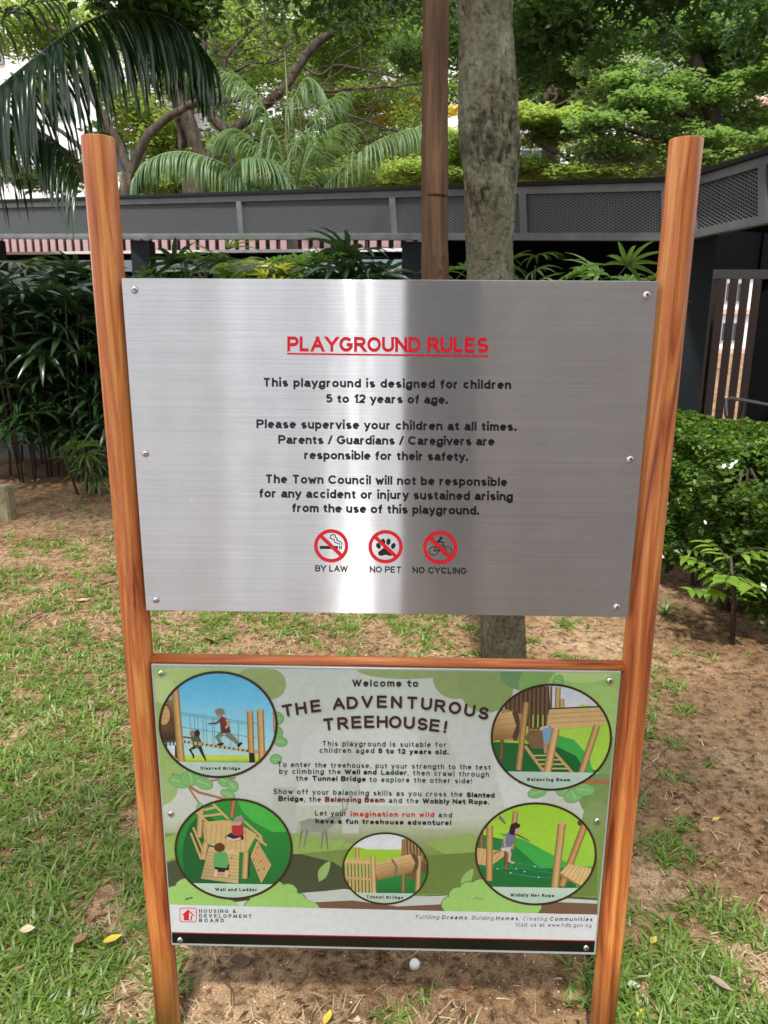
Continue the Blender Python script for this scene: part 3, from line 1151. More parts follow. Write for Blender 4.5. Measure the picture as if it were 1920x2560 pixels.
def stroke_polys(pts, wt, rounded, low=False):
    """closed outlines for one polyline of weight wt; mitred joints, ends cut square on the lettering lines"""
    h = wt/2

    def fy(y):
        if y < 0:
            return y+h
        if low:
            return h+y*(X-wt)/X if y <= X else X-h+(y-X)*(1-X)/(1-X)
        return h+y*(1-wt)
    P0 = [pts[0]]
    for p in pts[1:]:
        if math.hypot(p[0]-P0[-1][0], p[1]-P0[-1][1]) > 1e-4:
            P0.append(p)
    closed = len(P0) > 4 and math.hypot(P0[0][0]-P0[-1][0], P0[0][1]-P0[-1][1]) < 1e-3
    P_ = [(x, fy(y)) for x, y in P0]
    if low:
        P_ = [(x, min(y, 1-h) if y > X else y) for x, y in P_]
    # split at sharp corners
    runs, cur = [], [0]
    for i in range(1, len(P_)-1):
        d1 = (P_[i][0]-P_[i-1][0], P_[i][1]-P_[i-1][1])
        d2 = (P_[i+1][0]-P_[i][0], P_[i+1][1]-P_[i][1])
        cur.append(i)
        if d1[0]*d2[0]+d1[1]*d2[1] < -.15*math.hypot(*d1)*math.hypot(*d2):
            runs.append(cur)
            cur = [i]
    cur.append(len(P_)-1)
    runs.append(cur)
    out_ = []
    for run_ in runs:
        Q = [P_[i] for i in run_]
        O = [P0[i] for i in run_]
        cl_ = closed and len(runs) == 1
        bounds = [None, None]
        if not rounded and not cl_:
            for e, (i0, i1) in enumerate(((0, 1), (-1, -2))):
                oy = O[i0][1]
                dx, dy = Q[i0][0]-Q[i1][0], Q[i0][1]-Q[i1][1]
                d = math.hypot(dx, dy)
                if abs(dy) > .45*d and (oy in (0, 1, X) or oy < 0):
                    ext = (h+.9*h*abs(dx)/d)/max(.45, abs(dy)/d)
                    Q[i0] = (Q[i0][0]+dx/d*ext, Q[i0][1]+dy/d*ext)
                    bounds[e] = oy if oy >= 0 else None
        m_ = len(Q)
        L, R_ = [], []
        for i, p in enumerate(Q):
            if cl_:
                a = Q[i-1] if i > 0 else Q[-2]
                b = Q[i+1] if i < m_-1 else Q[1]
            else:
                a, b = Q[max(i-1, 0)], Q[min(i+1, m_-1)]
            d1 = (p[0]-a[0], p[1]-a[1])
            d2 = (b[0]-p[0], b[1]-p[1])
            l1, l2 = math.hypot(*d1), math.hypot(*d2)
            if l1 == 0:
                d1, l1 = d2, l2
            if l2 == 0:
                d2, l2 = d1, l1
            n1 = (-d1[1]/l1, d1[0]/l1)
            n2 = (-d2[1]/l2, d2[0]/l2)
            nx_, ny_ = n1[0]+n2[0], n1[1]+n2[1]
            q = max(nx_*nx_+ny_*ny_, 1.2)
            s = 2*h/q
            L.append((p[0]+nx_*s, p[1]+ny_*s))
            R_.append((p[0]-nx_*s, p[1]-ny_*s))
        for i in range(m_-1):
            quad = [L[i], L[i+1], R_[i+1], R_[i]]
            for e, seg_i in ((0, 0), (1, m_-2)):
                if bounds[e] is not None and i == seg_i and quad:
                    yb = bounds[e]
                    keep = (lambda y: y >= yb-1e-9) if yb == 0 else (lambda y: y <= yb+1e-9)
                    o2 = []
                    for j in range(len(quad)):
                        pa, pb_ = quad[j-1], quad[j]
                        ka, kb = keep(pa[1]), keep(pb_[1])
                        if ka != kb:
                            t = (yb-pa[1])/(pb_[1]-pa[1])
                            o2.append((pa[0]+(pb_[0]-pa[0])*t, yb))
                        if kb:
                            o2.append(pb_)
                    quad = o2
            if len(quad) > 2:
                out_.append(quad)
        if rounded and not cl_:
            for c_ in (Q[0], Q[-1]):
                out_.append([(c_[0]+h*math.cos(t*PI/6), c_[1]+h*math.sin(t*PI/6)) for t in range(12)])
    return out_


def dot(x, y, wt, rounded):
    h = wt*.56
    if rounded:
        return [(x+h*math.cos(t*PI/6), y+h+h*math.sin(t*PI/6)) for t in range(12)]
    return [(x-h, y), (x+h, y), (x+h, y+2*h), (x-h, y+2*h)]


def glyph_polys(s, wt=.15, track=.0, rounded=False, shear=0.0, serif=False, space=.44):
    x = 0.0
    polys = []
    for ch in s:
        if ch == ' ':
            x += space+track
            continue
        wdt, st_ = G[ch]
        x += wt/2
        low = ch.islower()
        for pl_ in st_:
            if pl_[0] == 'dot':
                polys.append(dot(x+pl_[1], pl_[2] if pl_[2] <= 0 else max(X+.10, 1.04-wt*1.12), wt, rounded))
                if ch == ',':
                    polys.append([(x+pl_[1]-wt*.05, .02), (x+pl_[1]+wt*.56, .02), (x+pl_[1]+wt*.1, -.2), (x+pl_[1]-wt*.35, -.2)])
                continue
            polys += stroke_polys([(px+x, py) for px, py in pl_], wt, rounded, low)
            if serif and ch not in 'OCGSQoces&':
                for e in (pl_[0], pl_[-1]):
                    if e[1] in (0, 1, X) and len(pl_) > 1:
                        polys.append([(e[0]+x-wt*1.05, e[1]), (e[0]+x+wt*1.05, e[1]), (e[0]+x+wt*1.05, e[1]+(.09 if e[1] == 0 else -.09)), (e[0]+x-wt*1.05, e[1]+(.09 if e[1] == 0 else -.09))])
        x += wdt+wt/2+.10+track
    x -= .10+track
    if shear:
        polys = [[(a+b*shear, b) for a, b in p] for p in polys]
    return polys, x


def write(art, s, x0, x1, b0, b1, cap, col, wt=.15, rounded=False, shear=0., serif=False, K_=None, narrow=False):
    """one run of lettering from (x0,b0) to (x1,b1) in crop pixels, cap height cap; spacing is solved to fit"""
    K_ = K_ or art.K
    target = (x1-x0)/cap
    _, w0 = glyph_polys(s, wt, 0, rounded, 0, serif)
    nsp = max(1, len(s)-1)
    tr_ = (target-w0)/nsp
    sx = 1.0
    if tr_ < -.02:
        tr_ = -.02
        sx = target/(w0+tr_*nsp)
    if tr_ > .34 or narrow:
        sx = 1.0
    polys, w1 = glyph_polys(s, wt, tr_, rounded, shear, serif)
    sx *= target/(w1*sx)
    c_ = srgb(*col)
    n_ = 0
    y_keep = art.y
    for pl_ in polys:
        art.y = y_keep-art.STEP*(n_ % 13)
        n_ += 1
        q = []
        for px, py in pl_:
            u = x0+px*cap*sx
            q.append(K_(u, b0+(b1-b0)*(u-x0)/(x1-x0)-py*cap))
        art.put(q, c_, True)
    art.y = y_keep


def glyph_at(art, ch, cx, cy, rot, h, wt, col, wx=1.0):
    polys, w1 = glyph_polys(ch, wt, 0, True)
    r = math.radians(rot)
    y_keep = art.y
    for i, pl_ in enumerate(polys):
        art.y = y_keep-art.STEP*(i % 13)
        q = []
        for px, py in pl_:
            x, y = (px-w1/2)*h*wx, -(py-.5)*h
            q.append(art.K(cx+x*math.cos(r)-y*math.sin(r), cy+x*math.sin(r)+y*math.cos(r)))
        art.put(q, srgb(*col), True)
    art.y = y_keep


# ---- steel board lettering and symbols
RED, BLK = (252, 8, 40), (14, 14, 17)
T = Art(K5, -.0004)
write(T, 'PLAYGROUND RULES', 265, 1393, 176, 183, 84, RED, .215)
T.line([(263, 189), (1391, 203)], 9.5, RED)
T.build('red_heading', steel)
for lines in (
    [('This playground is designed for children', 128, 1520, 373, 387), ('5 to 12 years of age.', 480, 1165, 464, 470)],
    [('Please supervise your children at all times.', 92, 1550, 606, 622), ('Parents / Guardians / Caregivers are', 214, 1427, 694, 704), ('responsible for their safety.', 360, 1278, 780, 790)],
    [('The Town Council will not be responsible', 140, 1498, 914, 932), ('for any accident or injury sustained arising', 106, 1530, 994, 1013), ('from the use of this playground.', 290, 1340, 1076, 1092)]):
    T = Art(K5, -.0004)
    for s, a, b, c1_, c2_ in lines:
        write(T, s, a, b, c1_, c2_, 49, BLK, .225)
    T.build('black_lettering', steel)
for s, a, b, c1_, c2_ in (('BY LAW', 421, 604, 1409, 1412), ('NO PET', 727, 905, 1415, 1417), ('NO CYCLING', 967, 1271, 1419, 1424)):
    T = Art(K5, -.0004)
    write(T, s, a, b, c1_, c2_, 35, BLK, .19)
    T.build('symbol_caption', steel)
for kind, cx, cy in (('smoke', 511, 1266), ('paw', 816, 1271), ('bike', 1122, 1276)):
    T = Art(K5, -.0004)
    if kind == 'smoke':
        T.poly([(447, 1267), (548, 1267), (548, 1283), (447, 1283)], BLK)
        for x in (553, 564):
            T.poly([(x, 1267), (x+7, 1267), (x+7, 1283), (x, 1283)], BLK)
        for pts in ([(520, 1203), (508, 1210), (506, 1222), (518, 1228), (528, 1232), (530, 1242), (540, 1250), (556, 1252), (560, 1262)],
                    [(520, 1203), (532, 1206), (535, 1218), (545, 1225), (543, 1236), (560, 1240), (570, 1250), (571, 1262)]):
            T.line(smooth_path(pts, 3), 5, BLK)
    elif kind == 'paw':
        for x, y, a, b, r in ((776, 1266, 12, 17, -25), (802, 1243, 12, 18, -8), (832, 1243, 12, 18, 8), (859, 1266, 12, 17, 25)):
            T.el(x, y, a, b, BLK, r)
        T.poly(smooth_path([(816, 1270), (838, 1286), (856, 1306), (846, 1322), (816, 1316), (786, 1322), (774, 1304), (794, 1286), (816, 1270)], 4), BLK)
    else:
        for x in (1086, 1160):
            T.ring(x, 1294, 28, 25, 3.5, BLK)
        for pts in ([(1086, 1294), (1104, 1262), (1142, 1262), (1160, 1294)], [(1104, 1262), (1122, 1294), (1142, 1262)], [(1086, 1294), (1122, 1294)], [(1136, 1252), (1142, 1262)], [(1098, 1256), (1110, 1256)]):
            T.line(pts, 4, BLK)
        T.el(1126, 1224, 8, 8, BLK)
        T.line([(1118, 1232), (1104, 1254)], 11, BLK)
        T.line([(1118, 1238), (1130, 1246), (1146, 1248)], 5, BLK)
        T.line([(1104, 1254), (1126, 1272), (1118, 1296)], 7, BLK)
    T.y = -.0010
    T.ring(cx, cy, 96, 93, 19, RED)
    a_ = 81
    T.line([(cx-a_*.72, cy-a_*.68), (cx+a_*.72, cy+a_*.68)], 20, RED)
    T.build('prohibition_symbol', steel, {'smoke': 'no smoking symbol', 'paw': 'no pets symbol', 'bike': 'no cycling symbol'}[kind])

# ---- printed board: background picture
q0 = [(cl[0]), (cl[1]), (cl[2]), (cl[3])]
def clip_from(pts):
    return pts
edge = [(331, 1441), (1339, 1454), (1283, 2057), (372.5, 2037)]
def ccw(p):
    a = sum(p[i][0]*p[(i+1) % len(p)][1]-p[(i+1) % len(p)][0]*p[i][1] for i in range(len(p)))
    return p if a > 0 else p[::-1]
B_ = Art(K0, -.0002, ccw(edge))
B_.STEP = .000004
B_.grad(310, 1435, 1360, 1990, [(0, (196, 207, 199)), (.25, (205, 214, 209)), (.45, (204, 211, 208)), (.60, (196, 204, 190)), (.68, (150, 165, 118)), (.74, (126, 148, 84)), (.9, (118, 142, 76)), (1, (118, 142, 76))])
# pale silhouettes of trees in the mist
for pts, c_ in (([(640, 1740), (655, 1600), (700, 1560), (760, 1575), (800, 1545), (850, 1560), (900, 1590), (905, 1740)], (212, 220, 216)),
               ([(905, 1590), (960, 1575), (985, 1640), (975, 1790), (915, 1790)], (196, 202, 196)),
               ([(735, 1600), (780, 1600), (775, 1800), (740, 1800)], (198, 205, 198)),
               ([(1060, 1620), (1120, 1590), (1180, 1640), (1170, 1740), (1090, 1745)], (214, 222, 218)),
               ([(590, 1700), (640, 1700), (640, 1820), (585, 1820)], (190, 196, 188))):
    B_.poly(pts, c_, K0)
for x, y, rx, ry, c_ in ((400, 1500, 110, 75, (158, 194, 118)), (350, 1600, 55, 130, (154, 188, 112)), (400, 1475, 75, 38, (178, 206, 132)), (470, 1462, 90, 26, (176, 205, 130)),
                         (345, 1700, 40, 40, (160, 186, 120)), (556, 1470, 46, 30, (152, 176, 118)), (585, 1478, 33, 33, (150, 172, 112)), (547, 1492, 18, 14, (96, 150, 112)), (352, 1490, 26, 30, (190, 214, 146))):
    B_.el(x, y, rx, ry, c_, K_=K0)
for x, y, rx, ry, c_ in ((880, 1445, 110, 22, (150, 170, 112)), (985, 1465, 50, 45, (146, 168, 108)), (1050, 1480, 60, 60, (142, 166, 104)), (1140, 1455, 60, 38, (112, 152, 106)), (1190, 1480, 70, 55, (134, 176, 104)),
                         (1270, 1490, 90, 60, (162, 200, 118)), (1300, 1560, 60, 80, (168, 206, 122)), (1260, 1455, 60, 20, (186, 214, 136)), (1330, 1650, 40, 60, (130, 168, 104)), (1300, 1720, 50, 50, (124, 152, 92)),
                         (1290, 1780, 34, 50, (132, 158, 100)), (1310, 1850, 40, 60, (128, 152, 88))):
    B_.el(x, y, rx, ry, c_, K_=K0)
# hills, path, trunk in the lower third
B_.poly([(355, 1800), (420, 1800), (620, 1800), (760, 1830), (820, 1890), (1000, 1880), (1060, 1850), (1300, 1860), (1300, 1990), (360, 1990)], (122, 148, 82), K0)
B_.poly([(355, 1865), (420, 1845), (560, 1842), (650, 1845), (720, 1862), (770, 1895), (740, 1950), (640, 1960), (360, 1960)], (72, 82, 58), K0)
B_.poly([(355, 1810), (400, 1795), (640, 1800), (740, 1818), (790, 1830), (640, 1845), (420, 1836), (355, 1862)], (150, 180, 98), K0)
B_.poly([(920, 1820), (1010, 1800), (1070, 1812), (1060, 1840), (960, 1845)], (146, 176, 96), K0)
B_.poly([(905, 1850), (1060, 1838), (1290, 1850), (1290, 1935), (900, 1930)], (108, 132, 68), K0)
B_.poly([(920, 1935), (1080, 1925), (1290, 1940), (1290, 1952), (1080, 1940), (930, 1950)], (80, 92, 60), K0)
B_.poly([(700, 1925), (745, 1920), (840, 1935), (930, 1936), (1060, 1930), (1290, 1945), (1290, 1985), (360, 1985), (360, 1970), (640, 1930)], (196, 204, 200), K0)
B_.poly([(660, 1950), (760, 1945), (860, 1958), (960, 1953), (1100, 1945), (1290, 1952), (1290, 1985), (640, 1985)], (116, 90, 70), K0)
# deer
DG = (150, 160, 148)
B_.poly([(646, 1775), (668, 1768), (700, 1770), (730, 1757), (738, 1748), (752, 1745), (742, 1758), (732, 1775), (710, 1790), (702, 1800), (672, 1796), (652, 1800)], DG, K0)
for a, b in (((652, 1794), (646, 1832)), ((664, 1794), (656, 1830)), ((698, 1796), (694, 1834)), ((704, 1794), (708, 1836))):
    B_.line([a, b], 5, (124, 130, 114), K0, 2.5)
B_.line([(742, 1748), (738, 1728), (730, 1718)], 2, DG, K0)
B_.line([(748, 1748), (752, 1726), (760, 1716)], 2, DG, K0)
# curling sprouts
for x, y, h in ((697, 1905, 44), (726, 1835, 22), (1006, 1925, 48), (1128, 1790, 20)):
    B_.poly(smooth_path([(x-8, y), (x-10, y-h*.5), (x+2, y-h*.85), (x+16, y-h), (x+14, y-h*.6), (x+6, y-h*.2), (x-8, y)], 4), (150, 188, 110), K0)
# bushes with a dark outline
for cx, cy, bl in ((430, 1955, ((-52, -20, 24), (-28, -36, 24), (2, -32, 24), (25, -18, 22), (-70, 6, 22), (40, 4, 22))),
                   (600, 1955, ((-36, -14, 24), (-8, -32, 24), (22, -28, 20), (42, -8, 20), (-50, 6, 22))),
                   (1010, 1960, ((-36, -6, 20), (-20, -26, 20), (4, -36, 22), (30, -40, 24), (60, -30, 30), (95, -14, 34), (130, -6, 30)))):
    for dx, dy, r in bl:
        B_.el(cx+dx, cy+dy, r+1.8, r*.86+1.8, (74, 118, 84), K_=K0)
    for dx, dy, r in bl:
        B_.el(cx+dx, cy+dy, r, r*.86, (156, 202, 112), K_=K0)
    B_.el(cx+20, cy+8, 70, 26, (156, 202, 112), K_=K0)
# branches and round leaves
def pl_leaf(x, y, rx, ry, rot):
    B_.el(x, y, rx+1.2, ry+1.2, (92, 148, 92), rot, K_=K0)
    B_.el(x, y, rx, ry, (128, 186, 116), rot, K_=K0)
    r = math.radians(rot)
    B_.line([(x-rx*.7*math.cos(r), y-rx*.7*math.sin(r)), (x+rx*.6*math.cos(r), y+rx*.6*math.sin(r))], 1.5, (182, 218, 160), K0)
for pts, w_a in (([(372, 1672), (395, 1690), (430, 1712), (470, 1722), (520, 1738)], 7), ([(436, 1690), (480, 1683), (510, 1680)], 5), ([(408, 1702), (430, 1735), (440, 1745)], 4), ([(1250, 1690), (1285, 1688), (1330, 1690)], 14), ([(1120, 1690), (1180, 1700), (1230, 1690)], 4)):
    B_.line(pts, w_a, (168, 118, 82), K0, w_a*.6)
for a in ((388, 1688, 24, 13, 15), (412, 1680, 17, 22, 80), (440, 1692, 20, 12, 20), (485, 1686, 15, 13, 30), (502, 1697, 14, 11, 50), (492, 1716, 16, 9, 25), (432, 1745, 7, 10, 0), (595, 1585, 14, 16, 40), (606, 1602, 14, 10, 10), (596, 1552, 16, 14, 0),
          (1160, 1712, 20, 11, -15), (1218, 1703, 16, 18, 60), (1240, 1718, 14, 22, 70), (1262, 1706, 22, 13, 5), (1206, 1472, 10, 14, 20), (596, 1640, 12, 10, 0)):
    pl_leaf(*a)
# white footer, red line, black strip
B_.poly([(350, 1953.5), (1300, 1976), (1300, 2046), (350, 2012)], (216, 220, 226), K0)
B_.poly([(350, 2013.4), (1300, 2031.6), (1300, 2034), (350, 2015.6)], (190, 20, 60), K0)
B_.poly([(350, 2015.6), (1300, 2034), (1300, 2070), (350, 2050)], (14, 15, 16), K0)
B_.build('background_print', info)

# ---- round pictures
RING = (62, 40, 32)
CAP = (190, 212, 200)


def medal(K_, cx, cy, rx, ry, w, caption_y, fn, label, cap=None):
    clip = ccw([K_(cx+(rx-w*.5)*math.cos(2*PI*i/56), cy+(ry-w*.5)*math.sin(2*PI*i/56)) for i in range(56)])
    A = Art(K_, -.0011, clip)
    A.STEP = .00001
    fn(A)
    A.poly([(cx-rx, caption_y), (cx+rx, caption_y+rx*.03), (cx+rx, cy+ry), (cx-rx, cy+ry)], [CAP, CAP, (176, 204, 190), (176, 204, 190)])
    A.ring(cx, cy, rx, ry, w, RING)
    A.y -= .00005
    A.STEP = .00001
    s, x0, x1, b0, b1, ch = cap
    write(A, s, x0, x1, b0, b1, ch, (26, 22, 22), .26, serif=True)
    A.build('round_picture', info, label)


def m_bridge(A):
    A.grad(60, 110, 1380, 1130, [(0, (84, 186, 232)), (.3, (110, 200, 238)), (.6, (150, 214, 236)), (.9, (180, 222, 222)), (1, (180, 222, 222))])
    A.grad(60, 1040, 1380, 1120, [(0, (196, 214, 110)), (.5, (196, 220, 70)), (1, (120, 180, 70))])
    A.poly([(60, 430), (235, 430), (235, 560), (290, 620), (290, 880), (60, 880)], [(150, 116, 74), (160, 124, 80), (120, 90, 60), (70, 50, 38), (60, 44, 34), (70, 48, 36)])
    A.el(140, 600, 75, 120, (96, 66, 44))
    A.el(130, 600, 66, 108, (202, 170, 112))
    for yy in (540, 590, 640):
        A.line([(70, yy), (192, yy-8)], 4, (150, 116, 70))
    for x in (150, 190, 228):
        A.line([(x, 790), (x+10, 950)], 16, (52, 42, 36))
    A.line([(130, 890), (300, 880)], 26, (90, 66, 48))
    A.poly([(250, 930), (310, 930), (310, 1110), (250, 1060)], (58, 42, 34))
    A.poly([(160, 940), (250, 930), (250, 1050)], (220, 228, 230))
    A.log((250, 300), (320, 1120), 82, (190, 152, 96))
    GR = (60, 140, 140)
    for a, b in (((310, 572), (1150, 694)), ((310, 592), (1050, 700)), ((320, 732), (1150, 850))):
        A.line([a, b], 6, GR)
    for x in (408, 460, 498, 555, 590, 655, 675, 745, 845, 938):
        y0 = 590+(x-320)*.14
        A.line([(x, y0), (x+12, y0+310 if x > 480 else y0+160)], 5, GR)
    # runner behind
    SK = (92, 70, 58)
    A.line([(340, 840), (420, 850), (450, 870)], 18, SK)
    A.poly([(425, 810), (500, 800), (545, 900), (540, 970), (455, 960), (430, 890)], (84, 96, 70))
    A.el(440, 800, 30, 36, (150, 120, 100))
    A.el(492, 800, 32, 38, (48, 36, 30))
    A.line([(470, 950), (415, 980), (455, 1050), (450, 1075)], 34, (40, 34, 34), None, 14)
    A.line([(520, 950), (560, 1040), (590, 1100)], 40, (36, 32, 34), None, 12)
    # deck
    A.line([(330, 888), (1170, 1010)], 30, (204, 180, 132))
    for i in range(17):
        x = 345+i*49
        A.line([(x, 890+(x-345)*.145), (x+16, 892+(x-345)*.145)], 24, (48, 38, 30))
    A.line([(1060, 1000), (1290, 1005)], 36, (196, 160, 104))
    A.poly([(1058, 1010), (1118, 1015), (1124, 1120), (1062, 1120)], (44, 34, 32))
    A.log((1068, 560), (1082, 1010), 68, (190, 152, 98))
    A.log((1180, 545), (1200, 1120), 74, (196, 158, 104))
    A.el(1068, 562, 26, 14, (206, 178, 128))
    A.el(1180, 545, 30, 16, (206, 178, 128))
    A.log((1335, 560), (1345, 800), 34, (180, 148, 98))
    # runner in front
    A.line([(770, 800), (710, 840), (745, 910)], 62, (122, 128, 112), None, 30)
    A.line([(810, 800), (900, 870), (950, 925)], 66, (122, 128, 112), None, 28)
    A.poly([(712, 915), (775, 898), (785, 915), (765, 932), (712, 935)], (30, 26, 28))
    A.poly([(935, 915), (978, 895), (988, 908), (945, 955), (930, 945)], (30, 26, 28))
    A.poly([(735, 640), (765, 612), (815, 640), (840, 720), (858, 790), (760, 800), (745, 720)], [(126, 50, 44), (150, 56, 50), (140, 50, 46), (120, 40, 38), (96, 34, 32), (92, 34, 30), (100, 60, 46)])
    A.line([(745, 660), (700, 690), (615, 697)], 26, (96, 72, 60), None, 14)
    A.line([(815, 650), (835, 700), (805, 745)], 30, (200, 160, 134), None, 26)
    A.el(735, 585, 38, 34, (170, 130, 108))
    A.poly([(680, 570), (700, 540), (740, 526), (785, 540), (795, 590), (760, 592), (720, 578)], (128, 124, 118))


def m_wall(A):
    A.grad(150, 770, 830, 1340, [(0, (40, 150, 62)), (1, (22, 104, 50))])
    A.poly([(500, 770), (830, 770), (830, 960), (700, 960), (590, 900), (540, 850)], (74, 182, 74))
    A.el(330, 1090, 120, 220, (22, 96, 48))
    A.log((312, 820), (300, 990), 34)
    for a, b in (((280, 845), (350, 910)), ((330, 800), (300, 900)), ((370, 800), (460, 890)), ((330, 840), (395, 825)), ((320, 875), (425, 862))):
        A.line([a, b], 12, (204, 172, 118))
    A.log((488, 790), (478, 880), 30, (160, 112, 76))
    A.planks([(330, 905), (470, 895), (615, 975), (560, 1075)][0:4], 8)
    A.poly([(330, 905), (440, 895), (560, 940), (615, 975), (560, 1075), (455, 1060), (330, 1020), (322, 940)], (206, 176, 122))
    for i in range(9):
        x = 345+i*26
        A.line([(x, 908+i*4), (x-12+i*2, 1022+i*6)], 2.2, (146, 114, 70))
    A.line([(326, 905), (345, 1035)], 10, (192, 158, 104))
    A.line([(545, 900), (640, 985)], 12, (196, 162, 108))
    A.log((336, 1020), (320, 1110), 38)
    for a, b in (((255, 965), (312, 1110)), ((268, 935), (330, 1085))):
        A.line([a, b], 11, (198, 164, 110))
    A.log((632, 985), (640, 1020), 30)
    A.line([(600, 980), (670, 1035)], 12, (200, 168, 114))
    A.poly([(545, 1080), (580, 1075), (575, 1210), (540, 1200)], (60, 48, 38))
    A.log((556, 1070), (548, 1215), 34)
    A.planks([(520, 1070), (355, 1040), (310, 1215), (515, 1242)], 1)
    for i in range(1, 9):
        t = i/9
        A.line([(352-42*t, 1050+165*t), (520-4*t, 1075+165*t)], 2.6, (150, 116, 70))
    A.poly([(582, 1095), (618, 1010), (695, 1140), (640, 1240)], (204, 172, 118))
    for i in range(1, 9):
        t = i/9
        A.line([(582+58*t, 1095+145*t), (618+77*t, 1010+130*t)], 2.4, (150, 116, 70))
    for x, y, c_ in ((622, 1045, (190, 60, 50)), (600, 1110, (60, 150, 80)), (640, 1120, (210, 70, 50)), (655, 1160, (50, 130, 70)), (625, 1170, (190, 60, 50)), (478, 1100, (190, 60, 50)), (465, 1200, (50, 140, 70)), (612, 1080, (220, 120, 40))):
        A.el(x, y, 6, 5, c_)
    # child sitting
    A.poly([(440, 990), (470, 965), (540, 970), (545, 1000), (490, 1012)], (40, 38, 44))
    A.line([(450, 990), (490, 1005), (528, 995)], 12, (214, 190, 170))
    A.poly([(478, 925), (540, 920), (545, 970), (520, 985), (482, 975)], (176, 50, 58))
    A.el(512, 905, 24, 20, (196, 160, 136))
    A.poly([(486, 900), (500, 880), (530, 868), (548, 890), (542, 902), (500, 906)], (150, 146, 140))
    # climbing child
    A.line([(455, 1080), (485, 1058)], 16, (214, 190, 168), None, 11)
    A.poly([(385, 1075), (440, 1068), (455, 1080), (462, 1140), (440, 1165), (380, 1155), (378, 1110)], (92, 168, 96))
    A.poly([(384, 1150), (450, 1158), (466, 1130), (462, 1170), (430, 1180), (388, 1176)], (36, 32, 34))
    A.line([(395, 1165), (388, 1205)], 16, (214, 190, 168))
    A.line([(452, 1170), (448, 1205)], 16, (214, 190, 168))
    A.el(412, 1045, 29, 25, (96, 56, 34))


def m_tunnel(A):
    A.grad(1070, 955, 1560, 1300, [(0, (212, 222, 232)), (.28, (224, 230, 234)), (.30, (164, 204, 70)), (.50, (138, 194, 60)), (.55, (40, 148, 66)), (1, (24, 112, 54))])
    A.poly([(1080, 1040), (1180, 1045), (1320, 1085), (1410, 1095), (1410, 1130), (1080, 1130)], (158, 204, 62))
    A.poly([(1408, 1000), (1540, 1000), (1560, 1180), (1420, 1200)], (96, 80, 62))
    for i in range(7):
        A.line([(1425+i*18, 990+i*8), (1430+i*18, 1085+i*8)], 8, (168, 136, 92))
    A.poly([(1400, 1090), (1470, 1075), (1530, 1130), (1510, 1240), (1430, 1200)], (116, 88, 60))
    A.log((1502, 1090), (1492, 1300), 28)
    A.log((1416, 1000), (1414, 1290), 20, (150, 116, 76))
    A.el(1465, 1130, 34, 52, (98, 74, 52))
    A.poly([(1265, 1128), (1455, 1080), (1480, 1130), (1462, 1180), (1275, 1224), (1262, 1180)], [(210, 178, 124), (216, 186, 132), (200, 164, 110), (150, 116, 72), (146, 112, 70), (196, 160, 108)])
    for dy in (22, 44, 66):
        A.line([(1268, 1124+dy), (1470, 1078+dy)], 2, (160, 124, 78))
    A.line([(1352, 1108), (1378, 1150), (1372, 1198)], 12, (112, 112, 106))
    A.log((1162, 1045), (1165, 1110), 24)
    for i in range(9):
        x = 1102+i*19
        A.line([(x, 1100), (x+4, 1300)], 12, (206, 172, 118))
    A.line([(1090, 1118), (1250, 1130)], 14, (214, 182, 128))
    A.line([(1100, 1210), (1250, 1220)], 12, (206, 172, 118))
    A.log((1248, 1090), (1256, 1310), 26, (204, 170, 116))


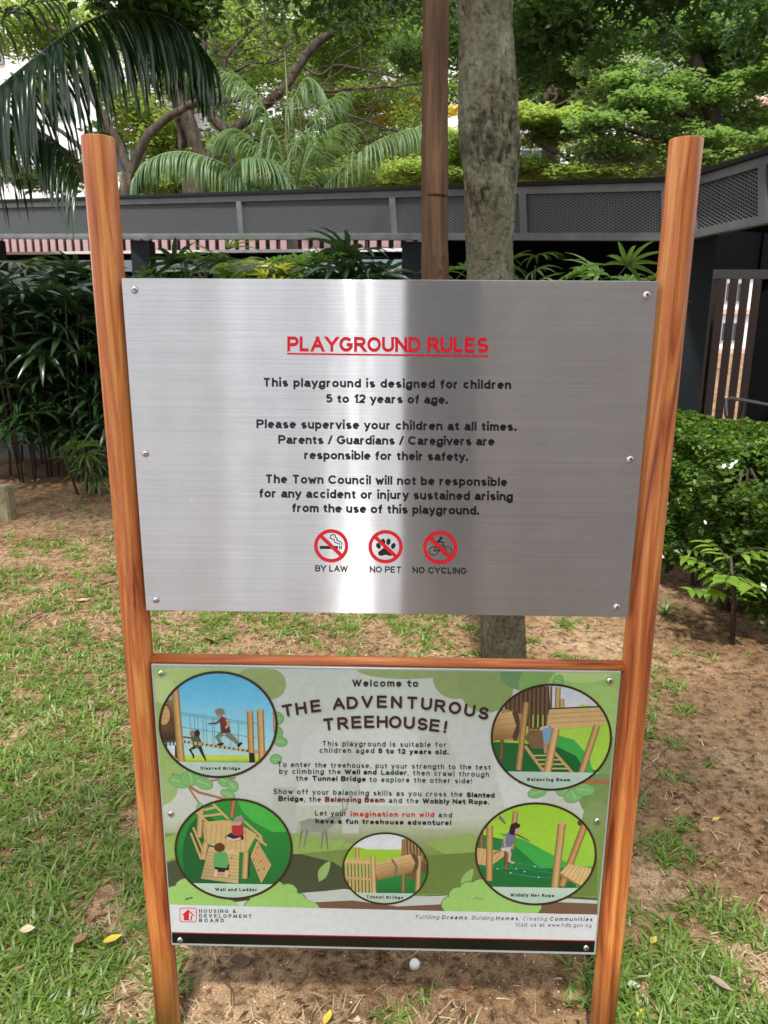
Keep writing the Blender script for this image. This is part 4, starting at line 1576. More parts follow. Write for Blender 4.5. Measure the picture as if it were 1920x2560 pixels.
def m_beam(A):
    A.grad(810, 150, 1510, 760, [(0, (206, 214, 226)), (.25, (216, 222, 230)), (.4, (168, 214, 80)), (.7, (140, 204, 70)), (.75, (36, 140, 66)), (1, (22, 100, 50))])
    A.poly([(1330, 270), (1510, 300), (1510, 620), (1400, 640), (1210, 460), (1210, 380)], (170, 216, 80))
    A.poly([(1180, 440), (1290, 470), (1370, 560), (1400, 660), (1180, 660)], (66, 176, 80))
    A.poly([(820, 480), (1180, 500), (1300, 560), (1380, 680), (820, 680)], (26, 104, 52))
    A.poly([(900, 200), (1020, 170), (1150, 170), (1160, 410), (1050, 410), (900, 300)], (74, 60, 50))
    for i in range(11):
        x = 922+i*24
        A.line([(x, 190-i*2), (x-4, 420)], 12, (120, 92, 64))
    for i in range(4):
        A.line([(1060+i*28, 330), (1058+i*28, 400)], 7, (176, 200, 90))
    A.log((1200, 175), (1195, 320), 30)
    A.log((1222, 240), (1220, 320), 28)
    A.poly([(880, 290), (1010, 330), (1010, 480), (880, 470)], (176, 142, 92))
    A.el(960, 390, 26, 86, (92, 66, 46))
    A.poly([(830, 330), (940, 312), (965, 390), (940, 460), (830, 478)], [(196, 162, 108), (214, 182, 130), (206, 170, 116), (150, 116, 72), (140, 106, 66)])
    for dy in (30, 60, 90):
        A.line([(832, 332+dy), (962, 318+dy)], 2.4, (156, 120, 76))
    A.poly([(1040, 415), (1130, 415), (1130, 520), (1060, 520), (1010, 460)], (128, 100, 70))
    A.log((1022, 260), (978, 640), 34, (180, 142, 92))
    A.log((886, 470), (880, 580), 22, (120, 92, 62))
    A.line([(1015, 505), (1120, 650)], 16, (196, 162, 110))
    A.line([(1180, 540), (1290, 665)], 16, (196, 162, 110))
    for i in range(5):
        A.line([(1060+i*18, 558+i*24), (1196+i*20, 556+i*25)], 8, (208, 178, 126))
    # child in blue, half hidden
    A.line([(1100, 410), (1150, 395)], 18, (214, 190, 168))
    A.poly([(1110, 410), (1170, 392), (1175, 480), (1120, 492)], (128, 168, 200))
    A.line([(1130, 488), (1130, 545)], 26, (178, 148, 118), None, 18)
    A.poly([(1150, 300), (1440, 280), (1475, 385), (1180, 412), (1140, 380)], (212, 180, 126))
    A.line([(1150, 296), (1425, 284)], 8, (84, 64, 46))
    for dy in (25, 50, 78):
        A.line([(1150, 300+dy), (1460, 283+dy)], 2.6, (158, 124, 78))
    A.log((1188, 405), (1134, 680), 44, (206, 170, 116))
    A.log((1418, 390), (1330, 660), 38, (190, 154, 102))


def m_net(A):
    A.grad(730, 810, 1430, 1400, [(0, (160, 208, 60)), (.35, (164, 212, 66)), (.6, (150, 204, 70)), (1, (24, 110, 52))])
    A.poly([(770, 1000), (900, 1030), (1160, 1130), (1260, 1200), (1260, 1330), (740, 1330), (740, 1010)], (30, 128, 62))
    A.poly([(870, 990), (1010, 1030), (1290, 1180), (1400, 1180), (1400, 1330), (1220, 1300), (1000, 1100)], (62, 172, 74))
    A.poly([(740, 1190), (1300, 1190), (1300, 1330), (740, 1330)], (22, 112, 54))
    A.line([(870, 900), (905, 940)], 20, (120, 110, 104), None, 10)
    A.log((770, 980), (770, 1080), 22, (140, 104, 70))
    A.log((962, 870), (938, 1080), 32, (184, 146, 96))
    A.poly([(745, 1075), (900, 1095), (900, 1120), (820, 1180), (745, 1165)], (206, 174, 120))
    for i in range(5):
        A.line([(760+i*30, 1080+i*3), (745+i*22, 1165+i*3)], 2.2, (150, 116, 72))
    A.line([(840, 1110), (905, 1070), (930, 1060)], 10, (150, 114, 76))
    A.log((912, 1090), (908, 1195), 26, (120, 84, 60))
    A.log((816, 950), (814, 1260), 38, (188, 150, 98))
    for pts in ([(950, 1155), (1060, 1175), (1230, 1190)], [(870, 1192), (1000, 1190), (1150, 1215), (1220, 1210)], [(900, 1215), (1050, 1240), (1190, 1245)], [(930, 1160), (950, 1215), (1080, 1240)], [(1060, 1170), (1150, 1215)], [(870, 1192), (960, 1155)]):
        A.line(pts, 3.4, (40, 150, 120))
    for x, y in ((860, 1192), (934, 1215), (966, 1192), (1012, 1208), (1070, 1180), (1090, 1240)):
        A.el(x, y, 4, 4, (200, 230, 220))
    A.log((1352, 940), (1220, 1290), 40, (180, 140, 90))
    A.log((1222, 935), (1180, 1310), 44, (192, 154, 102))
    A.el(1222, 936, 21, 12, (206, 176, 126))
    A.poly([(1210, 1215), (1260, 1165), (1385, 1190), (1385, 1250), (1330, 1290)], (216, 186, 132))
    for i in range(6):
        A.line([(1275+i*20, 1170+i*4), (1228+i*22, 1225+i*12)], 2.4, (160, 124, 80))
    A.line([(1208, 1225), (1330, 1292)], 10, (156, 120, 76))
    # girl
    A.line([(965, 1000), (1038, 1035)], 10, (120, 92, 80), None, 6)
    A.line([(915, 1075), (930, 1110), (925, 1150), (955, 1160)], 22, (206, 178, 162), None, 12)
    A.poly([(925, 985), (960, 990), (955, 1040), (930, 1078), (878, 1080), (888, 1040), (905, 1000)], (108, 122, 142))
    A.poly([(878, 1076), (935, 1070), (935, 1095), (885, 1092)], (200, 200, 206))
    A.line([(905, 1010), (898, 1045), (905, 1070)], 11, (196, 160, 140))
    A.el(965, 972, 20, 22, (200, 164, 146))
    A.poly([(925, 985), (935, 945), (962, 932), (988, 945), (985, 960), (960, 970), (955, 1005), (930, 1000)], (44, 32, 34))
    A.el(1322, 935, 14, 16, (80, 70, 66))


medal(K7, 722, 705, 650, 585, 26, 1106, m_bridge, 'round picture of children on a slanted bridge', ('Slanted Bridge', 527, 962, 1196, 1200, 33))
medal(K6, 489, 1053, 323, 277, 12, 1238, m_wall, 'round picture of a climbing wall and ladder', ('Wall and Ladder', 388, 617, 1282, 1284, 17))
medal(K6, 1317, 1160, 236, 198, 10, 1290, m_tunnel, 'small round picture of a timber tunnel bridge', ('Tunnel Bridge', 1213, 1414, 1322, 1326, 16))
medal(K7b, 1162, 455, 340, 300, 12, 645, m_beam, 'round picture of a balancing beam', ('Balancing Beam', 1027, 1268, 700, 703, 18))
medal(K7b, 1075, 1109, 342, 289, 12, 1292, m_net, 'round picture of a wobbly net rope', ('Wobbly Net Rope', 932, 1179, 1348, 1352, 18))

# ---- printed board lettering
BR = (62, 34, 28)
T = Art(K8, -.0013)
write(T, 'Welcome to', 535, 1023, 108, 111, 54, (40, 28, 24), .20, rounded=True)
T.build('welcome_lettering', info)
def title(spec, lab):
    for dx, dy, col, yy in ((4, 5, (176, 178, 172), -.0012), (0, 0, BR, -.0016)):
        T = Art(K8, yy)
        for ch, x, y, r in spec:
            glyph_at(T, ch, x+dx, y+dy, r, 92, .205, col, 1.0 if ch != 'T' else .95)
        T.build(lab if dx == 0 else 'title_shadow', info)
title([('T', 55, 285, -10), ('H', 155, 269, -8), ('E', 263, 252, -7), ('A', 434, 234, -3), ('D', 535, 228, -2), ('V', 645, 221, -1), ('E', 754, 220, 0), ('N', 862, 223, 1), ('T', 978, 228, 2), ('U', 1085, 236, 4), ('R', 1186, 251, 6), ('O', 1295, 266, 8), ('U', 1405, 284, 9), ('S', 1508, 306, 12)], 'title_lettering')
title([('T', 360, 388, -6), ('R', 465, 380, -4), ('E', 565, 372, -3), ('E', 660, 369, -1), ('H', 757, 369, 0), ('O', 853, 371, 1), ('U', 957, 376, 2), ('S', 1055, 386, 3), ('E', 1145, 396, 6), ('!', 1225, 406, 9)], 'title_lettering')
DK, GN, DR, RD = (34, 38, 34), (40, 84, 56), (122, 46, 40), (206, 58, 52)
bodytext = [
    [('This playground is suitable for', 312, 1232, 548, 558, DK, 0), ('children aged', 293, 697, 598, 602, DK, 0), ('5 to 12 years old.', 727, 1250, 603, 612, DK, 1)],
    [('To enter the treehouse, put your strength to the test', -19, 1560, 703, 724, DK, 0), ('by climbing the', -6, 450, 754, 757, DK, 0), ('Wall and', 478, 715, 758, 761, DK, 1), ('Ladder', 748, 938, 762, 764, GN, 1), (', then crawl through', 944, 1548, 765, 778, DK, 0),
     ('the', 118, 206, 805, 806, DK, 0), ('Tunnel Bridge', 238, 635, 806, 812, DK, 1), ('to explore the other side!', 663, 1421, 814, 826, DK, 0)],
    [('Show off your balancing skills as you cross the', -50, 1352, 903, 925, DK, 0), ('Slanted', 1382, 1590, 928, 932, DK, 1), ('Bridge', -12, 172, 956, 958, DK, 1), (', the', 178, 303, 960, 962, DK, 0), ('Balancing Beam', 333, 775, 962, 967, DR, 1), ('and the', 806, 1027, 970, 973, DK, 0), ('Wobbly Net Rope.', 1056, 1550, 974, 982, DK, 1)],
    [('Let your', 260, 493, 1064, 1067, DK, 0), ('imagination run wild', 522, 1143, 1070, 1076, RD, 1), ('and', 1173, 1275, 1077, 1079, DK, 0), ('have a fun treehouse adventure!', 262, 1268, 1122, 1136, DK, 1)]]
for para in bodytext:
    T = Art(K8, -.0013)
    T.STEP = .00002
    for s, a, b, c1_, c2_, col, bold in para:
        write(T, s, a, b, c1_, c2_, 38, col, .24 if bold else .155, rounded=bool(bold))
    T.build('paragraph_lettering', info)
T = Art(K7b, -.0010)
T.STEP = .00001
FG = (66, 70, 76)
for s, a, b, c1_, c2_, bold, sh in (('Fulfilling', 401, 531, 1473, 1475, 0, .22), ('Dreams', 547, 688, 1475, 1477, 1, .22), (', Building', 692, 836, 1477, 1480, 0, .22), ('Homes', 850, 974, 1480, 1482, 1, .22), (', Creating', 979, 1136, 1482, 1484, 0, .22), ('Communities', 1152, 1392, 1484, 1487, 1, .22), ('Visit us at www.hdb.gov.sg', 960, 1386, 1516, 1520, 0, 0)):
    write(T, s, a, b, c1_, c2_, 22, FG, .2 if bold else .115, shear=sh)
T.build('slogan_lettering', info)
T = Art(K6, -.0010)
T.STEP = .00001
for s, a, b, c1_, c2_ in (('HOUSING &', 301, 501, 1401, 1402), ('DEVELOPMENT', 301, 587, 1427, 1430), ('BOARD', 301, 436, 1452, 1453)):
    write(T, s, a, b, c1_, c2_, 19, (24, 24, 28), .20, serif=True)
T.build('owner_lettering', info)
T = Art(K6, -.0010)
LR = (206, 34, 52)
def rr(x0, y0, x1, y1, r, col):
    pts = []
    for cx, cy, a in ((x1-r, y0+r, -90), (x1-r, y1-r, 0), (x0+r, y1-r, 90), (x0+r, y0+r, 180)):
        pts += [(cx+r*math.cos(math.radians(a+t*22.5)), cy+r*math.sin(math.radians(a+t*22.5))) for t in range(5)]
    T.poly(pts, col)
rr(194, 1374, 288, 1453, 12, LR)
rr(198, 1378, 284, 1449, 9, (218, 214, 218))
T.poly([(205, 1416), (240, 1383), (277, 1418), (262, 1418), (262, 1443), (218, 1443), (218, 1416)], LR)
T.poly([(246, 1398), (268, 1417), (255, 1417), (255, 1440), (246, 1440)], (218, 214, 218))
T.build('house_arrow_logo', info)
# ================================================================== PLANTS
def depth(p):
    return (Vector(p)-EYE).dot(FW)


def pxr(u, v, Y, r):
    """metres that r overview pixels span there"""
    return r*depth(onY(u, v, Y))/1599.0


M_bark = mat('grey_green_bark', (0.16, 0.14, 0.10), 0.92, 0, 0.15)
n = N(M_bark)
v_ = n.coords((1, 1, 0.55))
big = n.noise(v_, 3.2, 5, .65)
mid = n.noise(n.coords((1, 1, .7)), 60, 8, .8)
crk = n.noise(n.coords((1, 1, 1.5)), 21, 9, .85, 0.6)
col = n.ramp(big, [(.34, (0.058, 0.047, 0.030)), (.46, (0.092, 0.080, 0.054)), (.56, (0.110, 0.114, 0.078)), (.70, (0.20, 0.185, 0.145))])
col = n.mix(.9, col, n.ramp(mid, [(.34, (.34, .32, .30)), (.5, (1, 1, 1)), (.68, (1.35, 1.35, 1.3))]), 'MULTIPLY')
col = n.mix(.8, col, n.ramp(crk, [(.40, (.16, .14, .12)), (.47, (1, 1, 1))]), 'MULTIPLY')
n.link(col, n.b.inputs['Base Color'])
n.bump(n.mix(.5, mid, crk), 1.0, 0.018)

# ---- near tree with knotted trunk
trk = [(0, 1048, 118), (60, 1049, 115), (120, 1051, 118), (200, 1052, 124), (260, 1052, 124), (310, 1054, 122), (360, 1057, 112), (420, 1058, 108), (480, 1057, 105), (600, 1058, 99), (800, 1063, 97), (1000, 1072, 94), (1200, 1080, 93), (1335, 1086, 94), (1425, 1089, 97), (1480, 1091, 112), (1520, 1092, 150)]
YT = 1.8
pathc = [(-260, 1046, 110)]+trk
rows = smooth_path([(*onY(u, v, YT), pxr(u, v, YT, wd_/2)) for v, u, wd_ in pathc], 22)
SEG = 110
Vt, nr = [], len(rows)
knots = [(.30, 270, .022, .09), (-.5, 425, .020, .055), (.5, 190, .014, .08), (1.9, 330, .02, .08), (-.2, 350, .014, .12)]
kz = [(a, onY(1055, v, YT).z, h, s) for a, v, h, s in knots]
for r_ in rows:
    x, y, z, rad = r_
    for k_ in range(SEG):
        t = 2*PI*k_/SEG
        c_, s_ = math.cos(t), math.sin(t)
        p = Vector((c_*3.2, s_*3.2, z*4.2))
        d = mnoise.fractal(p*1.9, .9, 2.1, 5)*.0050
        rg = abs(mnoise.noise(Vector((c_*5.5, s_*5.5, z*5.0+4))))
        d -= max(0, .10-rg)*.045
        d += mnoise.noise(Vector((c_*16, s_*16, z*40)))*.0016
        for a, zz, h, s in kz:
            da = (t+PI/2-a+PI) % (2*PI)-PI
            rr2 = (da*rad)**2+(z-zz)**2
            d += h*math.exp(-rr2/(2*(s*.8)**2))*(.55+1.1*mnoise.fractal(p*2.7+Vector((3, 1, 7)), .9, 2.1, 3))
        Vt.append((x+c_*(rad+d), y+s_*(rad+d), z))
Ft = []
for j in range(nr-1):
    for k_ in range(SEG):
        k2 = (k_+1) % SEG
        Ft.append((j*SEG+k_, j*SEG+k2, (j+1)*SEG+k2, (j+1)*SEG+k_))
base = Vector(rows[-1][:3])
near = thing('tree', (base.x, base.y, 0), 'near tree with thick knotted grey-green trunk rising just behind the steel board', 'tree')
V_ = np.array(Vt)-np.array(near.location)
link_mesh('trunk', quads_mesh('trunk', V_, Ft), M_bark, near, True)
q = MB()
top = Vector(rows[0][:3])
for a in ((-2.2, .8, 1.6), (1.8, 1.0, 1.8), (.4, 2.4, 2.0), (-.6, -1.8, 2.2), (3.0, 2.2, 1.5)):
    e = top+Vector(a)
    m1 = top.lerp(e, .5)+Vector((0, 0, .15))
    q.tube([tuple(p) for p in smooth_path([tuple(top-Vector((0, 0, .3))), tuple(m1), tuple(e)], 5)], list(np.linspace(.075, .02, 11)), 10)
q.build('branch', M_bark, near, True)
M_leafdark = leaf_mat('dark_canopy_leaf', (0.014, 0.036, 0.010), (0.060, 0.120, 0.026), .4)


def bl(u, v, Y, ru, rv, dep, k_):
    p = onY(u, v, Y)
    s = depth(p)/1599
    return (tuple(p), (ru*s, dep, rv*s), k_)


Pn = blob_points([bl(330, 0, 4.2, 110, 60, .8, 1100), bl(250, -60, 4.0, 180, 70, 1.0, 1700), bl(430, 0, 4.6, 60, 30, .6, 380), bl(310, 75, 4.4, 60, 40, .4, 420), bl(380, 50, 4.4, 40, 60, .4, 350),
                  bl(1180, 10, 4.6, 110, 70, .8, 1100), bl(1330, -15, 5.0, 140, 70, .9, 1200), bl(1500, -10, 5.0, 150, 62, 1.0, 1300), bl(1650, 40, 5.4, 60, 80, .8, 900),
                  bl(1150, 90, 5.2, 50, 90, .5, 700), bl(900, -70, 4.8, 300, 60, 1.2, 2600), bl(660, -60, 4.4, 220, 60, 1.2, 1800), bl(1350, -120, 4.8, 260, 60, .8, 2500), bl(1230, 70, 5.2, 60, 50, .4, 500)])
cloud_obj('crown', Pn, .085, M_leafdark, near, flat=.35, aspect=.42, droop=.6)

# canopy outside the frame, upper left, that keeps the palm clump in shade
Pn = blob_points([((-4.0, 4.9, 5.7), (1.7, 1.3, .4), 5200), ((-6.2, 5.2, 5.9), (1.6, 1.5, .4), 4200), ((-2.7, 4.8, 5.7), (.9, 1.0, .35), 1600), ((-3.3, 2.6, 5.5), (1.8, 1.1, .4), 2600)])
lt = thing('tree', (-7.5, 4.6, 0), 'leafy tree left of the frame whose crown shades the palm clump', 'tree')
q = MB()
q.tube([(-7.5, 4.6, -.1), (-7.3, 4.6, 2.5), (-6.6, 4.8, 4.4), (-4.8, 4.8, 5.6)], [.2, .17, .13, .05], 12)
q.build('trunk', M_bark, lt, True)
cloud_obj('crown', Pn, .13, M_leafdark, lt, flat=.4, aspect=.5)

# unseen light crown added behind the viewer to break up the sun on the sign
Pn = blob_points([((-.35, -2.9, 6.7), (1.15, .8, .5), 1500), ((-1.5, -3.3, 6.9), (.7, .6, .4), 260), ((.9, -2.6, 6.6), (.8, .7, .4), 420), ((1.9, -2.2, 6.9), (.8, .6, .4), 240)])
bt = thing('tree', (3.4, -4.0, 0), 'slender unseen tree added behind the viewer to filter the sun on the sign', 'tree')
q = MB()
q.tube([(3.4, -4.0, -.1), (3.2, -3.9, 3.0), (2.4, -3.5, 5.6), (.9, -3.0, 6.6), (-.6, -3.0, 6.8)], [.13, .11, .08, .04, .02], 12)
q.build('trunk', M_bark, bt, True)
cloud_obj('crown', Pn, .12, M_leafdark, bt, flat=.4, aspect=.5)

# ---- brown timber pole further back
M_pole = mat('weathered_brown_timber', (0.16, 0.085, 0.045), 0.85, 0, 0.2)
n = N(M_pole)
f = n.noise(n.coords((22, 22, 1.4)), 1, 6, .65, .5)
f2 = n.noise(n.coords((1, 1, 1)), 2.2, 3, .5)
c_ = n.ramp(f, [(.3, (0.030, 0.016, 0.009)), (.5, (0.072, 0.040, 0.022)), (.7, (0.115, 0.068, 0.038))])
c_ = n.mix(.6, c_, n.ramp(f2, [(.35, (.6, .55, .5)), (.6, (1.05, 1.05, 1.05))]), 'MULTIPLY')
n.link(c_, n.b.inputs['Base Color'])
n.bump(f, .4, .006)
YK = 3.25
rows = smooth_path([(*onY(u, v, YK), pxr(u, v, YK, w2_/2)) for v, u, w2_ in ((-150, 943, 60), (0, 942, 58), (150, 940, 57), (300, 939, 57), (420, 939, 58), (520, 939, 57), (600, 940, 59), (900, 944, 58), (1278, 950, 60))], 12)
q = MB()
pts = [Vector(r_[:3]) for r_ in rows]
rad = [r_[3]*(1+.03*mnoise.noise(Vector((0, 0, r_[2]*6)))) for r_ in rows]
q.tube(pts, rad, 32)
pole = thing('timber_pole', (pts[-1].x, pts[-1].y, 0), 'straight brown timber pole standing left of the knotted tree trunk', 'pole')
q.build('shaft', M_pole, pole, True)
M_knot = mat('dark_knot_wood', (0.03, 0.015, 0.008), .9)
for u, v, a, b in ((930, 562, 7, 11), (957, 566, 6, 12), (949, 590, 5, 7), (944, 425, 24, 1.3)):
    p = onY(u, v, YK)
    rr_m = pxr(u, v, YK, 28.5)
    s = depth(p)/1599
    cxp = onY(940, v, YK)
    q = MB()
    vs_ = []
    for k_ in range(14):
        t = 2*PI*k_/14
        dx = (p.x-cxp.x)+a*s*math.cos(t)
        dx = max(-rr_m*.96, min(rr_m*.96, dx))
        vs_.append((cxp.x+dx, YK-math.sqrt(rr_m**2-dx*dx)*1.035-.002, p.z+b*s*math.sin(t)))
    q.add(vs_, [tuple(range(14))])
    q.build('knot', M_knot, pole)

# ---- background trees: limbs are traced, crowns are clouds of leaves
M_rbark = mat('brown_grey_bark', (0.11, 0.085, 0.065), 0.9, 0, .15)
n = N(M_rbark)
f = n.noise(n.coords((3, 3, 1)), 2.2, 6, .7)
n.link(n.ramp(f, [(.3, (0.025, 0.019, 0.015)), (.5, (0.062, 0.048, 0.037)), (.7, (0.13, 0.105, 0.082))]), n.b.inputs['Base Color'])
n.bump(f, .6, .05)


def limb(q, Y, pts, w0, w1, dy=0.0, sub=5):
    m_ = len(pts)
    rows_ = smooth_path([(*onY(u, v, Y+dy*i/max(1, m_-1)), pxr(u, v, Y, (w0+(w1-w0)*i/(m_-1))/2)) for i, (u, v) in enumerate(pts)], sub)
    rows_ = [(x+.03*mnoise.noise(Vector((x*2, z*2, 1)))*1.5, y, z+.03*mnoise.noise(Vector((x*2, z*2, 9)))*1.5, r) for x, y, z, r in rows_]
    q.tube([r_[:3] for r_ in rows_], [r_[3] for r_ in rows_], 9)


def twigs(q, Y, n_, u0, u1, v0, v1, L, w_):
    for _ in range(n_):
        u, v = random.uniform(u0, u1), random.uniform(v0, v1)
        a = random.uniform(-2.6, -.4) if random.random() < .5 else random.uniform(-.5, .5)+(PI if random.random() < .5 else 0)
        pts = [(u, v)]
        for k_ in range(4):
            a += random.uniform(-.5, .5)
            pts.append((pts[-1][0]+L/4*math.cos(a), pts[-1][1]+L/4*math.sin(a)))
        limb(q, Y+random.uniform(-1.5, 1.5), pts, w_, .8, 0, 3)


M_rleaf = leaf_mat('rain_tree_leaf', (0.060, 0.115, 0.028), (0.230, 0.320, 0.090), .55)
M_yleaf = leaf_mat('yellow_green_leaf', (0.100, 0.180, 0.038), (0.30, 0.39, 0.11), .55)
M_flower = leaf_mat('yellow_blossom', (0.75, 0.52, 0.03), (0.92, 0.74, 0.08), .3)

# forked tree at the left
YA = 17.0
p0 = onY(270, 420, YA)
tA = thing('tree', (p0.x, p0.y, 0), 'forked brown tree right beside the top of the left sign post', 'tree')
q = MB()
pA0 = Vector((p0.x, p0.y, -.1))
q.tube([pA0, p0, onY(278, 375, YA)], [pxr(270, 420, YA, 24), pxr(270, 420, YA, 15), pxr(278, 375, YA, 13)], 12)
limb(q, YA, [(280, 385), (266, 340), (243, 285), (215, 238), (190, 190), (172, 120)], 24, 8)
limb(q, YA, [(276, 385), (292, 345), (326, 290), (370, 250), (415, 225), (455, 205)], 24, 12)
limb(q, YA, [(284, 360), (300, 330), (345, 262), (400, 235)], 14, 6)
limb(q, YA+1, [(185, 390), (150, 350), (110, 300), (60, 268), (0, 250)], 14, 7)
limb(q, YA+1, [(180, 330), (150, 295), (110, 270), (40, 240)], 12, 6)
limb(q, YA+1, [(0, 20), (60, 30), (100, 52), (125, 68)], 12, 7)
limb(q, YA, [(335, 200), (350, 225), (362, 236)], 5, 3)
q.build('trunk', M_rbark, tA, True)
cloud_obj('crown', blob_points([bl(300, 245, 21, 70, 55, 1.5, 3400), bl(370, 280, 21, 40, 40, 1.2, 1500), bl(340, 320, 21, 60, 35, 1.2, 2400), bl(230, 190, 21, 50, 40, 1.2, 1800), bl(400, 180, 21.5, 50, 50, 1.2, 2000), bl(330, 150, 21.5, 60, 40, 1.2, 2000), bl(90, 200, 20, 50, 30, 1, 900), bl(130, 130, 20, 60, 30, 1, 1100), bl(40, 60, 19, 90, 60, 1.5, 2600), bl(130, 40, 19, 80, 50, 1.5, 2000), bl(175, 380, 20, 30, 18, 1, 500), bl(15, 340, 20, 30, 40, 1, 600), bl(190, 370, 20, 28, 22, 1, 500)]), .15, M_yleaf, tA, flat=.5, aspect=.5)

# spreading rain tree in the centre
YB = 19.0
p0 = onY(420, 420, YB)
tB = thing('tree', (p0.x, p0.y, 0), 'wide spreading rain tree with several thick crooked trunks above the left half of the walkway', 'tree')
q = MB()
q.tube([(p0.x, p0.y, -.1), onY(420, 400, YB), onY(424, 330, YB)], [pxr(420, 400, YB, 30), pxr(420, 400, YB, 26), pxr(420, 400, YB, 18)], 14)
limb(q, YB, [(432, 345), (420, 300), (398, 240), (378, 190), (365, 140), (372, 60), (365, -20)], 38, 16)
limb(q, YB+.5, [(400, 345), (392, 290), (385, 250), (380, 200)], 22, 12)
limb(q, YB, [(450, 350), (478, 318), (492, 292), (470, 262), (450, 225), (440, 150), (437, 60), (430, -20)], 28, 15)
limb(q, YB, [(505, 380), (503, 340), (492, 300)], 22, 14)
limb(q, YB, [(415, 215), (440, 120), (432, 60)], 12, 6)
limb(q, YB, [(378, 258), (402, 232), (440, 222), (500, 216), (560, 205)], 18, 9)
limb(q, YB, [(480, 300), (530, 260), (580, 222), (612, 192), (640, 150), (665, 112), (700, 82), (745, 60), (800, 32), (850, 12), (900, -20)], 22, 16)
limb(q, YB, [(612, 192), (680, 196), (740, 196), (800, 190), (860, 185), (920, 178)], 9, 4)
limb(q, YB, [(650, 140), (690, 160), (730, 142), (790, 152), (850, 165), (920, 150)], 7, 3)
limb(q, YB, [(482, 160), (492, 118), (520, 85), (532, 70), (528, 20), (518, -10)], 9, 5)
limb(q, YB, [(505, 155), (540, 140), (590, 130), (625, 110), (640, 70)], 6, 3)
limb(q, YB, [(618, 110), (616, 160), (625, 180)], 5, 4)
limb(q, YB, [(640, 285), (690, 290), (745, 280), (790, 258), (815, 220), (828, 180)], 8, 3)
limb(q, YB, [(560, 330), (600, 300), (650, 285), (700, 240), (760, 250), (830, 275), (910, 290)], 8, 4)
limb(q, YB, [(530, 75), (560, 50), (610, 40), (660, 45)], 5, 2.5)
limb(q, YB, [(1000, 380), (990, 330), (960, 280), (930, 250), (905, 200)], 7, 4)
twigs(q, YB-.5, 130, 450, 920, 20, 340, 90, 3.2)
twigs(q, YB, 26, 350, 520, 60, 300, 60, 3)
q.build('trunk', M_rbark, tB, True)
bs = []
random.seed(11)
for _ in range(120):
    u, v = random.uniform(440, 930), random.uniform(-40, 380)
    bs.append(bl(u, v, YB+random.uniform(.4, 5), random.uniform(45, 100), random.uniform(12, 30), 1.4, int(random.uniform(280, 620))))
bs += [bl(530, 40, YB+2, 70, 40, 1, 1800), bl(560, 90, YB+3, 60, 40, 1, 1500), bl(760, 20, YB+1, 110, 40, 1.2, 2600), bl(840, 60, YB+2, 80, 50, 1.2, 2000), bl(700, 60, YB+2, 60, 30, 1.2, 1000), bl(850, 330, YB+4, 80, 45, 1, 2000), bl(780, 350, YB+4, 80, 45, 1, 2000), bl(470, 100, YB+4, 50, 50, 1, 1400)]
cloud_obj('crown', blob_points(bs), .125, M_rleaf, tB, flat=.5, aspect=.45)
bs = [bl(u, v, YB+3.5, a, b, .5, k_) for u, v, a, b, k_ in ((660, 266, 34, 7, 300), (800, 232, 36, 8, 420), (870, 240, 40, 8, 420), (760, 245, 30, 6, 240), (835, 262, 40, 7, 320), (310, 205, 10, 5, 60), (900, 222, 20, 7, 160), (715, 205, 14, 4, 60), (640, 255, 20, 6, 120), (980, 240, 16, 8, 100))]
cloud_obj('blossom', blob_points(bs), .15, M_flower, tB, flat=.4, aspect=.7)

# bright layered tree at the right
YC = 8.6
p0 = onY(1560, 420, YC)
tC = thing('tree', (p0.x, p0.y, 0), 'full leafy bright green tree filling the upper right behind the right post', 'tree')
q = MB()
q.tube([(p0.x, p0.y, -.1), p0, onY(1540, 250, YC), onY(1500, 120, YC)], [.16, .14, .10, .06], 12)
for pts, a in (([(1550, 300), (1480, 250), (1400, 215), (1320, 190)], 14), ([(1545, 340), (1450, 310), (1380, 290), (1290, 270)], 12), ([(1545, 250), (1600, 180), (1660, 120)], 14), ([(1530, 200), (1450, 130), (1380, 90)], 12)):
    limb(q, YC, pts, a, 4)
q.build('trunk', M_rbark, tC, True)
M_cleaf = leaf_mat('bright_green_leaf', (0.050, 0.115, 0.030), (0.225, 0.345, 0.110), .45, .28, .7)
bs = []
random.seed(5)
for _ in range(64):
    v = random.uniform(70, 385)
    u = random.uniform(1255+max(0, 150-v)*.5, 1730)
    bs.append(bl(u, v, YC+random.uniform(-.7, 1.3), random.uniform(45, 85), random.uniform(14, 28), .45, int(random.uniform(500, 950))))
bs += [bl(1300+i*80, 70+random.uniform(-20, 20), YC, 60, 30, .5, 900) for i in range(6)]
bs += [bl(1480, 230, YC+1.8, 200, 150, .3, 9000)]
cloud_obj('crown', blob_points(bs), .075, M_cleaf, tC, flat=.62, aspect=.62, droop=.1)

